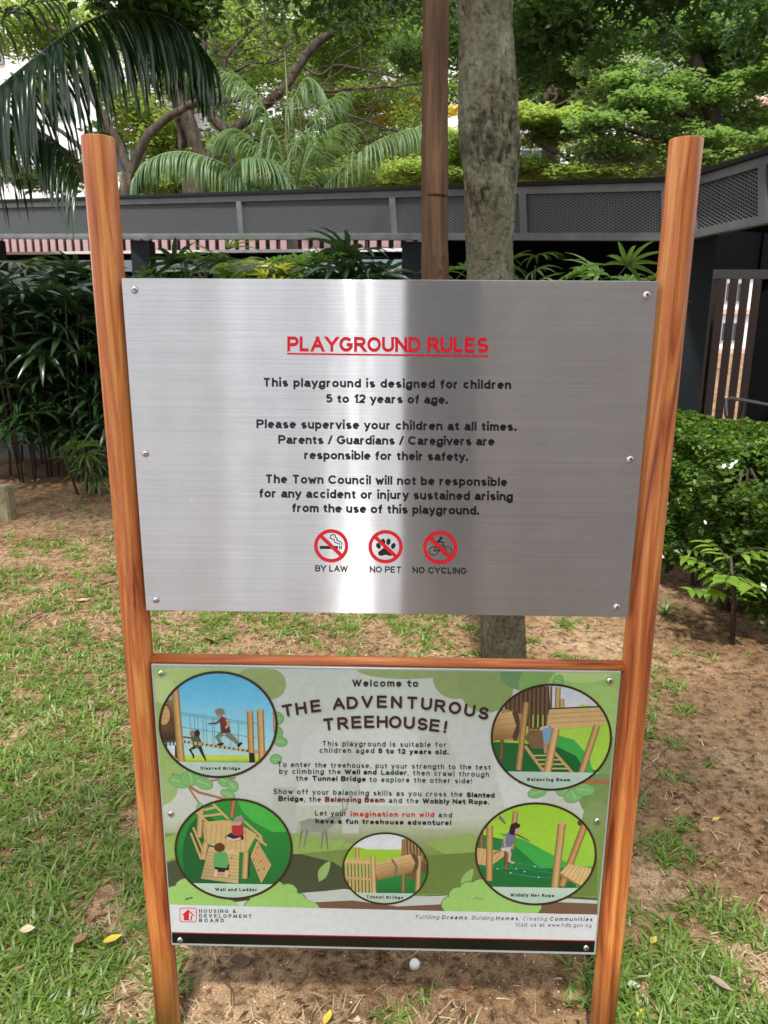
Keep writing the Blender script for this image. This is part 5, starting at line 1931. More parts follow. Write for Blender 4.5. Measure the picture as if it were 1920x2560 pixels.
# flat-topped paler tree between trunk and right post
YD = 13.5
p0 = onY(1255, 420, YD)
tD = thing('tree', (p0.x, p0.y, 0), 'flat-layered yellow-green tree just above the walkway right of the knotted trunk', 'tree')
q = MB()
q.tube([(p0.x, p0.y, -.1), p0, onY(1262, 385, YD)], [.25, .2, .17], 12)
limb(q, YD, [(1262, 390), (1258, 360), (1270, 335), (1300, 310), (1340, 290)], 20, 6)
limb(q, YD, [(1255, 385), (1235, 350), (1200, 330), (1165, 312), (1140, 290)], 16, 4)
limb(q, YD, [(1230, 345), (1215, 300), (1180, 270)], 8, 3)
limb(q, YD, [(1150, 240), (1180, 222), (1200, 205), (1190, 180)], 8, 3)
limb(q, YD, [(1120, 240), (1160, 235), (1220, 215), (1260, 190)], 6, 3)
q.build('trunk', M_rbark, tD, True)
bs = []
for u, v, a, b, k_ in ((1180, 265, 90, 16, 2600), (1140, 250, 60, 14, 1400), (1230, 285, 70, 16, 2000), (1290, 245, 90, 18, 2200), (1330, 225, 80, 18, 1800), (1180, 300, 70, 12, 1500), (1300, 320, 80, 10, 1000), (1180, 375, 110, 16, 3000), (1300, 372, 110, 20, 3000), (1400, 350, 90, 26, 2600), (1130, 360, 60, 20, 1500), (1000, 300, 60, 20, 1400), (985, 350, 70, 26, 2400), (960, 385, 80, 20, 2200), (880, 370, 70, 22, 1800), (1020, 385, 60, 18, 1600), (1440, 330, 60, 40, 1800)):
    bs.append(bl(u, v, YD+random.uniform(-.6, .8), a, b, .7, k_))
cloud_obj('crown', blob_points(bs), .11, M_yleaf, tD, flat=.65, aspect=.45)

# dark tree masses between (upper centre right)
YE = 15.0
p0 = onY(1190, 420, YE+3)
tE = thing('tree', (p0.x, p0.y, 0), 'dark green tree behind, between the knotted trunk and the bright right-hand tree', 'tree')
q = MB()
q.tube([(p0.x, p0.y, -.1), p0, onY(1190, 60, YE+3)], [.3, .26, .12], 12)
twigs(q, YE+3, 26, 1110, 1280, 60, 300, 90, 4)
q.build('trunk', M_rbark, tE, True)
M_eleaf = leaf_mat('mid_green_leaf', (0.020, 0.052, 0.016), (0.070, 0.125, 0.034), .45)
bs = []
for u, v, a, b, k_ in ((1180, 60, 90, 60, 3400), (1160, 130, 60, 40, 1700), (1220, 160, 60, 24, 1500), (1240, 110, 60, 40, 1700), (1280, 170, 60, 26, 1500), (1150, 40, 60, 60, 1800), (1250, 30, 80, 50, 2200), (980, 90, 34, 60, 900), (985, 30, 40, 40, 900), (1340, 40, 90, 50, 2400), (1220, 225, 70, 10, 700), (880, 120, 60, 30, 900), (1450, 40, 120, 50, 3000), (1600, 30, 120, 60, 3000)):
    bs.append(bl(u, v, YE+random.uniform(-1, 2), a, b, .9, k_))
cloud_obj('crown', blob_points(bs), .13, M_eleaf, tE, flat=.45, aspect=.5)
# far green bushes that close the gaps low down behind the walkway
tG = thing('tree', tuple(onY(720, 400, 42).xy)+(0,), 'distant dense treetops closing the view between the rain tree limbs', 'tree')
random.seed(9)
bs = []
for _ in range(46):
    bs.append(bl(random.uniform(420, 1030), random.uniform(70, 380), 42+random.uniform(-4, 3), random.uniform(40, 80), random.uniform(18, 34), 2, 300))
for _ in range(10):
    bs.append(bl(random.uniform(1090, 1290), random.uniform(165, 270), 42+random.uniform(-4, 3), random.uniform(30, 60), random.uniform(12, 24), 2, 220))
for u_, v_2 in ((60, 385), (20, 300), (120, 392), (240, 300), (300, 100), (250, 60)):
    bs.append(bl(u_, v_2, 36, 45, 26, 2, 420))
cloud_obj('crown', blob_points(bs), .36, M_eleaf, tG, flat=.4, aspect=.55)
q = MB()
for u_ in (480, 640, 820, 960, 1180):
    p = onY(u_, 330, 42)
    q.tube([(p.x, p.y, -.1), tuple(p)], [.3, .15], 8)
q.build('trunk', M_rbark, tG)
tF = thing('shrub_row', onY(700, 400, 30)*1.0, 'far row of soft green shrubs and treetops behind the palms', 'shrubs')
tF.location.z = 0
bs = [bl(u, 395+random.uniform(-14, 8), 29+random.uniform(-2, 2), 60, 22, 1.5, 1000) for u in range(320, 1700, 60)] + [bl(700, 350, 33, 130, 40, 2, 2500), bl(860, 380, 33, 100, 30, 2, 1800)]
cloud_obj('foliage', blob_points(bs), .30, M_rleaf, tF, flat=.4, aspect=.55)
q = MB()
for u in range(320, 1700, 60):
    p = onY(u, 395, 29)
    q.tube([(p.x, p.y, -.1), p], .08, 6)
q.build('stem', M_rbark, tF)


# ---- palms
def leaflet_strip(root, d0, L, wd, droop, segs=5, fold=.25, kink=None):
    """one drooping leaflet: V,F"""
    g_ = Vector((0, 0, -1))
    p, d = Vector(root), Vector(d0).normalized()
    V, F = [], []
    for i in range(segs+1):
        t = i/segs
        ww = wd*(.55+1.2*t if t < .3 else (1-((t-.3)/.7)**1.6)*.9+.02)
        s = d.cross(g_)
        if s.length < .15:
            s = d.cross(Vector((0, 1, .2)))
        s.normalize()
        up = s.cross(d).normalized()
        V += [p-s*ww*.5-up*ww*fold, p+up*0, p+s*ww*.5-up*ww*fold]
        if i < segs:
            d = (d+g_*droop/segs*(1+t)).normalized()
            p = p+d*L/segs
    for i in range(segs):
        a = i*3
        F += [(a, a+1, a+4, a+3), (a+1, a+2, a+5, a+4)]
    return V, F


def frond(parent, pts, wid, n_, Lfn, wd, droop, mm, ml, single=False, lead=.9, spread=1.0, sides=(1, -1), view=0.35):
    rows_ = smooth_path([tuple(p) for p in pts], 8)
    R_ = [Vector(r_) for r_ in rows_]
    fr = MB()
    fr.tube(R_, list(np.linspace(wid, wid*.25, len(R_))), 7)
    f_ob = fr.build('frond', mm, parent, True)
    fo = off_of(f_ob)
    allV, allF, tint = [], [], []
    for sd_ in sides:
        for i in range(n_):
            t = (i+.5+random.uniform(-.25, .25))/n_*.97+.02
            x = t*(len(R_)-1)
            a = R_[int(x)]
            b = R_[min(int(x)+1, len(R_)-1)]
            p = a.lerp(b, x-int(x))
            tan = (b-a).normalized()
            side = tan.cross(Vector((0, 0, 1)))
            if side.length < .2:
                side = Vector((1, 0, 0))
            side = side.normalized()*sd_
            up = side.cross(tan)*sd_
            d = side*spread+tan*(lead*(.5+.7*t))+Vector((0, 0, view))+Vector((random.gauss(0, .07), random.gauss(0, .07), random.gauss(0, .07)))
            V, F = leaflet_strip(p, d, Lfn(t)*random.uniform(.88, 1.08), wd*random.uniform(.85, 1.15), droop*random.uniform(.8, 1.25))
            if single:
                me_ = quads_mesh('leaflet', [(v-fo)[:] for v in V], F, [random.random()]*len(F))
                link_mesh('leaflet', me_, ml, f_ob)
            else:
                k0 = len(allV)
                allV += [(v-fo)[:] for v in V]
                allF += [tuple(k0+j for j in f_) for f_ in F]
                tint += [random.random()]*len(F)
    if not single:
        o = link_mesh('leaflet', quads_mesh('leaflet', allV, allF, tint), ml, f_ob)
        o['kind'] = 'stuff'
    return f_ob


M_rach = mat('palm_midrib', (0.10, 0.13, 0.03), .5)
M_rachd = mat('dark_palm_midrib', (0.03, 0.045, 0.015), .4)
M_pdark = leaf_mat('glossy_dark_palm_leaf', (0.010, 0.034, 0.010), (0.022, 0.062, 0.014), .30, .22, .8)
M_plight = leaf_mat('pale_green_palm_leaf', (0.085, 0.155, 0.060), (0.145, 0.235, 0.095), .35, .4, .5)
M_ptrunk = mat('palm_trunk', (0.12, 0.10, 0.08), .9)
random.seed(21)
YP = 4.0
pb = onY(-260, 420, YP+.4)
pal = thing('palm', (pb.x, pb.y, 0), 'dark glossy palm with long drooping fronds overhanging the upper left corner', 'palm')
q = MB()
q.tube([(pb.x, pb.y, -.1), (pb.x-.05, pb.y, 1.5), (pb.x+.1, pb.y-.05, onY(-200, 300, YP).z)], [.12, .10, .09], 14)
q.build('trunk', M_ptrunk, pal, True)
frond(pal, [onY(-200, 330, YP), onY(-60, 240, YP), onY(10, 182, YP-.05), (onY(75, 128, YP-.1)), onY(150, 70, YP-.15), onY(240, 28, YP-.1), onY(330, 28, YP), onY(400, 62, YP+.1), onY(455, 130, YP+.25)],
      .015, 78, lambda t: .84*(1-.48*t)*(.85+.2*math.sin(min(1, t*3)*PI/2)), .046, 2.6, M_rachd, M_pdark, True, .42, .45, (1, -1), -.35)
frond(pal, [onY(-200, 340, YP+.2), onY(-60, 275, YP+.2), onY(20, 268, YP+.15), onY(90, 290, YP+.1), onY(140, 335, YP), onY(175, 395, YP-.1)],
      .012, 50, lambda t: .60*(1-.35*t)+.1, .026, 1.5, M_rachd, M_pdark, True, 1.0, .95, (1, -1), .15)
frond(pal, [onY(-180, 320, YP+.4), onY(-90, 150, YP+.4), onY(-20, 60, YP+.5), onY(60, 10, YP+.6), onY(130, 0, YP+.7)],
      .011, 20, lambda t: .5*(1-.4*t), .030, 1.9, M_rachd, M_pdark, True, .6, .8, (1, -1), .3)

YQ = 11.0
pb = onY(632, 430, YQ)
pal2 = thing('palm', (pb.x, pb.y, 0), 'young pale green palm with arching fronds rising behind the walkway roof', 'palm')
q = MB()
q.tube([(pb.x, pb.y, -.1), (pb.x, pb.y, 1.2), tuple(onY(630, 425, YQ))], [.14, .12, .06], 14)
q.build('trunk', M_ptrunk, pal2, True)
mkf = lambda pts, wv, n_, L0, wd_, dr, **k: frond(pal2, [onY(*p) for p in pts], wv, n_, (lambda t: L0*(1-.45*t)*(.6+.6*min(1, t*4))), wd_, dr, M_rach, M_plight, **k)
mkf([(600, 450, YQ), (560, 408, YQ), (515, 372, YQ-.1), (455, 343, YQ-.2), (395, 328, YQ-.3), (345, 335, YQ-.4), (308, 362, YQ-.4), (292, 392, YQ-.4)], .020, 135, .70, .030, 2.8, lead=.35, spread=.7, view=.2)
mkf([(632, 430, YQ), (622, 390, YQ), (606, 330, YQ), (585, 265, YQ), (560, 215, YQ), (525, 175, YQ), (485, 155, YQ)], .022, 80, .95, .030, 1.3, lead=.7, spread=1.0, view=.1)
mkf([(636, 430, YQ-.3), (648, 370, YQ-.35), (664, 300, YQ-.4), (690, 240, YQ-.4), (730, 205, YQ-.4)], .02, 60, .8, .028, 1.4, lead=.8, spread=.8, view=.1)
mkf([(620, 430, YQ-.3), (590, 370, YQ-.35), (560, 320, YQ-.4), (520, 285, YQ-.4), (480, 290, YQ-.4)], .02, 60, .8, .028, 1.4, lead=.8, spread=.8, view=.1)
mkf([(634, 430, YQ+.3), (650, 380, YQ+.4), (670, 330, YQ+.6), (700, 290, YQ+.9), (735, 268, YQ+1.1)], .02, 60, .9, .028, 1.5, lead=.7, spread=1.0, view=.1)
mkf([(628, 430, YQ-.2), (600, 395, YQ-.4), (575, 360, YQ-.6), (555, 340, YQ-.8), (520, 345, YQ-1)], .018, 50, .8, .026, 1.6, lead=.6, spread=1.0, view=.1)
mkf([(660, 440, YQ+.2), (700, 408, YQ+.2), (748, 358, YQ+.1), (795, 318, YQ), (850, 290, YQ), (905, 278, YQ), (960, 290, YQ)], .020, 80, .66, .027, 2.4, lead=.35, spread=.7, view=.2)
mkf([(628, 425, YQ-.1), (622, 330, YQ-.1), (618, 250, YQ-.1), (640, 200, YQ-.1), (662, 168, YQ-.1), (690, 185, YQ-.1), (712, 230, YQ-.1)], .018, 56, .55, .020, 2.6, lead=.5, spread=.5, view=.0)
q = MB()
q.tube([onY(630, 430, YQ), onY(626, 330, YQ), onY(621, 220, YQ), onY(615, 112, YQ)], [.028, .024, .016, .004], 8)
q.build('spear_leaf', M_rach, pal2, True)

# ---- lady palms (fan leaves on canes)
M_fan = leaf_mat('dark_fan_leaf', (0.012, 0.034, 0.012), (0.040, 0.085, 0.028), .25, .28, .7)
M_fanl = leaf_mat('bright_fan_leaf', (0.045, 0.105, 0.024), (0.120, 0.205, 0.045), .35, .3, .6)
M_fany = leaf_mat('yellow_variegated_leaf', (0.20, 0.27, 0.03), (0.48, 0.46, 0.06), .35, .35, .5)
M_cane = mat('brown_cane', (0.055, 0.040, 0.025), .8)


def fan_mesh(nb, L, wd, spread, droop, seed):
    random.seed(seed)
    V, F = [], []
    for i in range(nb):
        a = (i-(nb-1)/2)/((nb-1)/2)*spread
        d = Vector((math.cos(a), math.sin(a), .25))
        v, f_ = leaflet_strip((0, 0, 0), d, L*(1-.22*abs(a)/spread)*random.uniform(.9, 1.05), wd, droop*random.uniform(.7, 1.3), 4, .2)
        k0 = len(V)
        V += [tuple(x) for x in v]
        F += [tuple(k0+j for j in q_) for q_ in f_]
    # petiole
    k0 = len(V)
    for x in (-.22, 0):
        V += [(x, -.003, -.03+(x+.22)*.13), (x, .003, -.03+(x+.22)*.13)]
    F.append((k0, k0+1, k0+3, k0+2))
    return V, F


def fan_leafs(mm, nb=9, L=.26, wd=.034, spread=1.9, droop=.7):
    o = []
    for s in range(4):
        V, F = fan_mesh(nb, L, wd, spread, droop, s+3)
        me_ = quads_mesh('leaf', V, F, [random.random() for _ in F])
        me_.materials.append(mm)
        o.append(me_)
    return o


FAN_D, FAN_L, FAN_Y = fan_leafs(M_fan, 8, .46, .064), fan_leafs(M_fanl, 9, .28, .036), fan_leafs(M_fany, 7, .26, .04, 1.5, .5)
FAN_N = fan_leafs(M_fanl, 5, .42, .035, 1.0, .5)


def lady_palm(x, y, h, nl, label, group, meshes, r=.32, seed=0, low=.25, frac_l=.0, alt=None):
    random.seed(seed)
    t = thing('lady_palm', (x, y, 0), label, 'palm', group)
    q = MB()
    for k_ in range(4):
        a = random.uniform(0, 6.28)
        q.tube([(x+.08*math.cos(a), y+.08*math.sin(a), -.05), (x+.16*math.cos(a), y+.16*math.sin(a), h*.5), (x+.22*math.cos(a+.3), y+.22*math.sin(a+.3), h*random.uniform(.8, .95))], [.013, .012, .008], 6)
    q.build('stem', M_cane, t, True)
    for k_ in range(nl):
        z = h*(low+(1-low)*((k_+.5)/nl)**.8)
        a = k_*2.4+random.uniform(-.4, .4)
        ms = meshes if (alt is None or random.random() > frac_l) else alt
        o = bpy.data.objects.new('leaf', random.choice(ms))
        C.objects.link(o)
        o.parent = t
        rr = random.uniform(.10, r)*(1.1-.5*z/h)
        o.location = (rr*math.cos(a), rr*math.sin(a), z-.02)
        o.rotation_euler = (random.uniform(-.5, .5), random.uniform(-.5, .35)-.25*(z/h > .8), a)
        s = random.uniform(.85, 1.25)
        o.scale = (s, s, s)
    return t


GL = 'lady palms in the dark clump left of the sign'
LBL = 'tall dark lady palm crowded into the shaded clump left of the sign'
sd = 100
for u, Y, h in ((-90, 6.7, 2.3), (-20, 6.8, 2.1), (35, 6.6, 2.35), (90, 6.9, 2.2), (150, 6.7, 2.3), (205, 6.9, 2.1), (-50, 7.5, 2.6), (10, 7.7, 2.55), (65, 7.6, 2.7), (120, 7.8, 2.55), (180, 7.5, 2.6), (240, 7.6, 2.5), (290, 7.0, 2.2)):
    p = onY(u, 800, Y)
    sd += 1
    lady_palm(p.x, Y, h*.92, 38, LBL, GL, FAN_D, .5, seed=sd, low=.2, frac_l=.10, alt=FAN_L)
p = onZ(188, 1064)
lady_palm(p.x, p.y, .55, 8, 'small low green lady palm on the ground in front of the dark clump', None, FAN_L, .12, 300, .2)
GB = 'lady palms standing behind the steel board'
BLAB = ['green lady palm top just right of the dark column beside the left post', 'dark lady palm top second from the left post above the board', 'bright lady palm top left of the spiky yellow-green plant',
        'lady palm directly behind the spiky yellow-green plant', 'lady palm with yellow leaves left of the variegated plant', 'lady palm with bright fan leaves right of the variegated plant', 'darker lady palm top midway between left post and timber pole',
        'tall bright lady palm above the red heading, reaching the fascia', 'bright lady palm third to the left of the timber pole', 'lady palm top next to the middle dark column, left of the timber pole',
        'lady palm between the timber pole and the knotted trunk', 'lady palm just right of the knotted trunk, above the board']
k_ = 0
for u, v, nm_, alt, fr_ in ((335, 575, FAN_D, FAN_L, .4), (385, 545, FAN_D, FAN_L, .5), (435, 560, FAN_L, FAN_Y, .2), (500, 545, FAN_L, FAN_D, .3), (560, 548, FAN_L, FAN_Y, .35), (610, 565, FAN_L, FAN_Y, .3), (655, 550, FAN_D, FAN_L, .5), (700, 535, FAN_L, FAN_D, .4), (755, 548, FAN_L, FAN_D, .4), (795, 575, FAN_L, FAN_D, .5), (985, 562, FAN_L, None, 0), (1120, 562, FAN_L, None, 0)):
    fy = 8.46+(u-265)/(1475-265)*(5.16-8.46)
    Y = fy-.75
    p = onY(u, v, Y)
    k_ += 1
    lady_palm(p.x, Y, p.z-(.03 if k_ % 3 else -.09), 30, BLAB[k_-1], GB, nm_, .38, 400+k_, .25, fr_, alt)
for u, v, lab in ((1225, 585, 'glossy lady palm left of the pair poking above the right part of the steel board'), (1320, 560, 'tallest glossy lady palm above the right part of the steel board'), (1385, 592, 'short lady palm peeping over the board corner next to the right post')):
    Y = 4.5
    p = onY(u, v, Y)
    k_ += 1
    lady_palm(p.x, Y, p.z, 24, lab, None, FAN_L, .26, 400+k_, .25)
for u, v, lab in ((480, 528, 'thin spiky yellow-green plant reaching up to the fascia'), (590, 575, 'yellow variegated plant in the palms behind the board')):
    Y = 6.4
    p = onY(u, v, Y)
    k_ += 1
    lady_palm(p.x, Y, p.z, 14, lab, None, FAN_Y if u > 500 else FAN_N, .16, 400+k_, .6)

# ---- hedge at the right
M_hleaf = leaf_mat('small_hedge_leaf', (0.022, 0.058, 0.012), (0.100, 0.170, 0.024), .3, .32, .5)
M_hnew = leaf_mat('fresh_hedge_leaf', (0.12, 0.24, 0.025), (0.22, 0.36, 0.05), .4, .4, .4)
hp = [onZ(1418, 1262), onZ(1480, 1285), onZ(1560, 1330), onZ(1659, 1390), onZ(1800, 1450)]
hedge = thing('hedge', (3.3, 3.6, 0), 'knee-high to waist-high dark green hedge with small white flowers beside the right post', 'hedge')


def hedge_pts(n_, shell=.75):
    o = []
    while len(o) < n_:
        s = random.uniform(0, len(hp)-1.001)
        a = hp[int(s)].lerp(hp[int(s)+1], s-int(s))
        back = 2.9-(s*.35)
        r_ = random.random()
        w1 = mnoise.noise(Vector((a.x*2.2, a.y*2.2, 5)))*.30
        if r_ < .45:      # front face, bulging
            z = random.uniform(.16, 1.0)
            d_ = .10+.25*(abs(z-.5)*1.4)**2+abs(random.gauss(0, .07))
        else:             # top
            d_ = random.uniform(.08, 1)*back
            z = .98+.05*mnoise.noise(Vector((a.x*3, d_*3, 1)))*2-abs(random.gauss(0, .05))-(.18 if d_ < .25 else 0)
        d_ += w1+.16*mnoise.noise(Vector((a.x*7, z*7, a.y*7)))
        o.append((a.x+d_*.30, a.y+d_*.95+.08, z+.05*mnoise.noise(Vector((a.x*7, a.y*7+d_*5, 2)))))
    return np.array(o)


random.seed(31)
hb = []
for _ in range(26):
    s_ = random.uniform(0, len(hp)-1.001)
    a_ = hp[int(s_)].lerp(hp[int(s_)+1], s_-int(s_))
    z_ = random.uniform(.15, .85)
    hb.append(((a_.x+random.uniform(-.05, .1), a_.y+random.uniform(-.02, .22), z_), (random.uniform(.10, .2), random.uniform(.10, .16), random.uniform(.08, .16)), 170))
cloud_obj('foliage', np.concatenate([hedge_pts(15000), blob_points(hb)]), .05, M_hleaf, hedge, flat=.45, aspect=.55, droop=.3)
cloud_obj('fresh_foliage', hedge_pts(3600), .045, M_hnew, hedge, flat=.5, aspect=.5)
q = MB()
for _ in range(46):
    s = random.uniform(0, len(hp)-1.001)
    a = hp[int(s)].lerp(hp[int(s)+1], s-int(s))
    d_ = random.uniform(.25, 1.0)
    x, y = a.x+d_*.3, a.y+d_*.95
    q.tube([(x, y, -.05), (x+random.gauss(0, .05), y+random.gauss(0, .05), .45), (x+random.gauss(0, .12), y+random.gauss(0, .1), .9)], [.016, .012, .007], 6)
q.build('stem', M_rbark, hedge, True)
M_petal = mat('white_petal', (0.8, 0.8, 0.78), .6)
fl = None
for u, v in ((1579, 1026), (1588, 1020), (1562, 1030), (1540, 1022), (1576, 1034), (1520, 1150), (1610, 985)):
    # sit on the hedge surface
    p = onZ(u, v, .9)
    if v > 1060:
        p = onZ(u, v, .55)
    if fl is None:
        q = MB()
        for k2 in range(5):
            a = k2*2*PI/5
            c_, s_ = math.cos(a), math.sin(a)
            q.add([(0, 0, 0), (.009*c_-.005*s_, .009*s_+.005*c_, .003), (.015*c_, .015*s_, .002), (.009*c_+.005*s_, .009*s_-.005*c_, .003)], [(0, 3, 2, 1)])
        fl = q.build('flower', M_petal, None)
        so = fl
    else:
        so = fl.copy()
        C.objects.link(so)
    so.parent = hedge
    so.location = (p.x-3.3, p.y-3.6, p.z+.06)
    so.rotation_euler = (random.uniform(.3, 1.1), random.uniform(-.3, .3), random.random()*6)


def sapling(u, v, u1, v1, h, label, nbr, mm, L=.07, seed=1):
    random.seed(seed)
    b = onZ(u, v)
    t = thing('sapling', (b.x, b.y, 0), label, 'shrub')
    topp = Vector((onY(u1, v1, b.y).x, b.y, h))
    q = MB()
    q.tube([b+Vector((0, 0, -.03)), b.lerp(topp, .5)+Vector((.01, 0, 0)), topp], [.016, .012, .006], 8)
    ends = []
    for k2 in range(nbr):
        a = k2*2.4
        s0_ = b.lerp(topp, random.uniform(.4, 1))
        e = s0_+Vector((.24*math.cos(a), .20*math.sin(a), random.uniform(.0, .14)))
        q.tube([s0_, s0_.lerp(e, .5)+Vector((0, 0, .03)), e], [.005, .004, .002], 5)
        ends.append((s0_, e))
    q.build('stem', M_rbark, t, True)
    V, F, tt = [], [], []
    for a, e in ends:
        d = (e-a)
        sdv = d.cross(Vector((0, 0, 1))).normalized()
        for i in range(5):
            p = a.lerp(e, .25+.75*i/4)
            for s in (1, -1):
                v_, f_ = leaflet_strip(p, sdv*s+d.normalized()*.5+Vector((0, 0, .1)), L*random.uniform(.8, 1.25), L*.52, random.uniform(.2, 1.0), 4, .12)
                k0 = len(V)
                V += [(x-Vector((b.x, b.y, 0)))[:] for x in v_]
                F += [tuple(k0+j for j in q_) for q_ in f_]
                tt += [random.random()]*len(f_)
    link_mesh('foliage', quads_mesh('foliage', V, F, tt), mm, t)


sapling(1583, 1386, 1575, 1230, .50, 'small shrub on a bare stem with fresh bright leaves in front of the hedge', 10, M_hnew, .085, 3)
sapling(1556, 1310, 1560, 1240, .40, 'thin dark shrub stem close behind the fresh-leaved one', 7, M_hleaf, .06, 4)
sapling(1440, 1230, 1440, 1190, .40, 'small leafy shoot at the edge of the hedge beside the right post', 6, M_hnew, .05, 6)
# strap-leaved tuft by the right post
b = onZ(1437, 1330)
q = MB()
tuft = thing('strap_leaf_plant', (b.x, b.y, 0), 'small strappy grass-like plant between the right post and the hedge', 'plant')
V, F = [], []
for i in range(13):
    a = i*2.4
    v_, f_ = leaflet_strip((b.x, b.y, 0), (math.cos(a)*.45, math.sin(a)*.45, 1), random.uniform(.16, .26), .012, 1.3, 5, .2)
    me_ = quads_mesh('leaf', [(x-Vector((b.x, b.y, 0)))[:] for x in v_], f_, [random.random()]*len(f_))
    link_mesh('leaf', me_, M_fanl, tuft)
# ================================================================== GRASS, LITTER, SMALL THINGS
uu = np.array([0, 150, 300, 450, 650, 850, 1050, 1250, 1450, 1600, 1700.])
vv = np.array([1000, 1080, 1150, 1250, 1350, 1430, 1550, 1700, 1850, 2000, 2120, 2212, 2400.])
DEN = np.array([
    [.10, .12, .15, .1, .1, .1, .1, .05, .02, .0, .0],
    [.10, .15, .25, .2, .2, .1, .1, .05, .02, .0, .0],
    [.12, .30, .35, .4, .4, .3, .2, .15, .02, .0, .0],
    [.55, .50, .60, .6, .5, .5, .4, .25, .08, .0, .0],
    [.85, .85, .80, .80, .55, .42, .40, .34, .15, .02, .0],
    [.95, .95, .80, .75, .50, .42, .34, .30, .24, .16, .1],
    [.95, .90, .60, .50, .40, .35, .30, .30, .22, .14, .1],
    [.95, .85, .50, .40, .30, .20, .20, .22, .22, .14, .1],
    [.90, .78, .50, .30, .15, .10, .10, .20, .34, .26, .2],
    [.88, .70, .45, .16, .0, .0, .0, .05, .55, .48, .4],
    [.88, .70, .45, .10, .0, .0, .0, .05, .80, .85, .8],
    [.80, .62, .50, .34, .34, .28, .22, .2, .9, .92, .9],
    [.80, .7, .60, .5, .5, .4, .4, .4, .9, .9, .9]])


def lookup(G_, u, v):
    i = np.clip(np.searchsorted(uu, u)-1, 0, len(uu)-2)
    j = np.clip(np.searchsorted(vv, v)-1, 0, len(vv)-2)
    fu = np.clip((u-uu[i])/(uu[i+1]-uu[i]), 0, 1)
    fv = np.clip((v-vv[j])/(vv[j+1]-vv[j]), 0, 1)
    return (G_[j, i]*(1-fu)+G_[j, i+1]*fu)*(1-fv)+(G_[j+1, i]*(1-fu)+G_[j+1, i+1]*fu)*fv


def to_px(P):
    d = P-np.array(EYE)
    z = d@np.array(FW)
    return (960+1850*(d@np.array(R2))/z)/S, (1280-1850*(d@np.array(U2))/z)/S, z


rng = np.random.default_rng(3)


def scatter(n_, ymin=-.35, ymax=6.2, power=1.7):
    y = ymin+(ymax-ymin)*rng.random(n_)**power
    half = .62*(y+1.44)+.35
    x = (rng.random(n_)*2-1)*half*1.08
    return x, y


def noise_at(x, y, s, off=0.0):
    return np.array([mnoise.noise(Vector((a*s, b*s, off))) for a, b in zip(x, y)])


def ghs(x, y):
    return np.array([ground_h(a, b) for a, b in zip(x, y)])


def blades(x, y, z, L, wd, lean_lo, lean_hi, segs=3, curl=.9, yawc=None):
    """bent tapering blades, vectorised; returns V, F, per-face index"""
    n_ = len(x)
    yaw = rng.random(n_)*2*PI if yawc is None else yawc
    el = lean_lo+(lean_hi-lean_lo)*rng.random(n_)
    P = np.stack([x, y, z], 1)
    hd_ = np.stack([np.cos(yaw), np.sin(yaw), 0*yaw], 1)
    sdv = np.stack([-np.sin(yaw), np.cos(yaw), 0*yaw], 1)
    tw = rng.normal(size=n_)*.5
    Vs = []
    cur = P.copy()
    e = el.copy()
    for k_ in range(segs+1):
        t = k_/segs
        ww = wd*(.75+.5*t-1.2*t*t if k_ < segs else .06)
        up = np.array([0, 0, 1.0])
        s2 = sdv*np.cos(tw)[:, None]+up*np.sin(tw)[:, None]*.6
        Vs += [cur-s2*(ww*.5)[:, None], cur+s2*(ww*.5)[:, None]]
        d = hd_*np.cos(e)[:, None]+up*np.sin(e)[:, None]
        cur = cur+d*(L/segs)[:, None]
        e = e-curl*rng.random(n_)*1.3/segs
    V = np.stack(Vs, 1).reshape(-1, 3)
    st = np.arange(n_)[:, None]*(2*(segs+1))
    F = np.concatenate([st+np.array([[2*k_, 2*k_+1, 2*k_+3, 2*k_+2]]) for k_ in range(segs)], 1).reshape(-1, 4)
    return V, F


M_grass = leaf_mat('carpet_grass_blade', (0.052, 0.108, 0.014), (0.220, 0.330, 0.055), .35, .40, .5)
M_straw = leaf_mat('dry_grass_blade', (0.22, 0.155, 0.085), (0.56, 0.45, 0.29), .2, .7, .2)
M_litter = leaf_mat('brown_leaf_litter', (0.045, 0.025, 0.014), (0.22, 0.125, 0.060), .1, .8, .2)


def grow(name, ncand, mm, den_fn, label, Lr, wr, lo, hi, per, spread, segs, curl, tmix=None):
    x, y = scatter(ncand)
    u, v, _ = to_px(np.stack([x, y, 0*x], 1))
    keep = rng.random(len(x)) < den_fn(x, y, u, v)
    x, y = x[keep], y[keep]
    n0 = len(x)
    xs = np.repeat(x, per)+rng.normal(size=n0*per)*spread
    ys = np.repeat(y, per)+rng.normal(size=n0*per)*spread
    zs = np.repeat(ghs(x, y), per)-.003
    L = Lr[0]+(Lr[1]-Lr[0])*rng.random(len(xs))
    wd = wr[0]+(wr[1]-wr[0])*rng.random(len(xs))
    far = np.clip((ys-1.5)/4, 0, 1)
    wd = wd*(1+far*.5)
    V, F = blades(xs, ys, zs, L, wd, lo, hi, segs, curl)
    tint = np.repeat(np.clip(np.repeat(rng.random(n0), per)*.5+rng.random(len(xs))*.5, 0, 1), segs)
    o = link_mesh(name, quads_mesh(name, V, F, tint), mm, None, False)
    tag(o, label, 'grass', None, 'stuff')
    return len(F)


def clump(x, y, s, off):
    return noise_at(x, y, s, off)


def den_grass(x, y, u, v):
    d = lookup(DEN, u, v)
    c_ = .5+clump(x, y, 6.5, 2.2)*1.2+clump(x, y, 2.1, 8.1)*.8
    return np.clip((d*1.27-c_*.86)*2.4+.02*(d > .05), 0, 1)*np.clip(d*4, 0, 1)


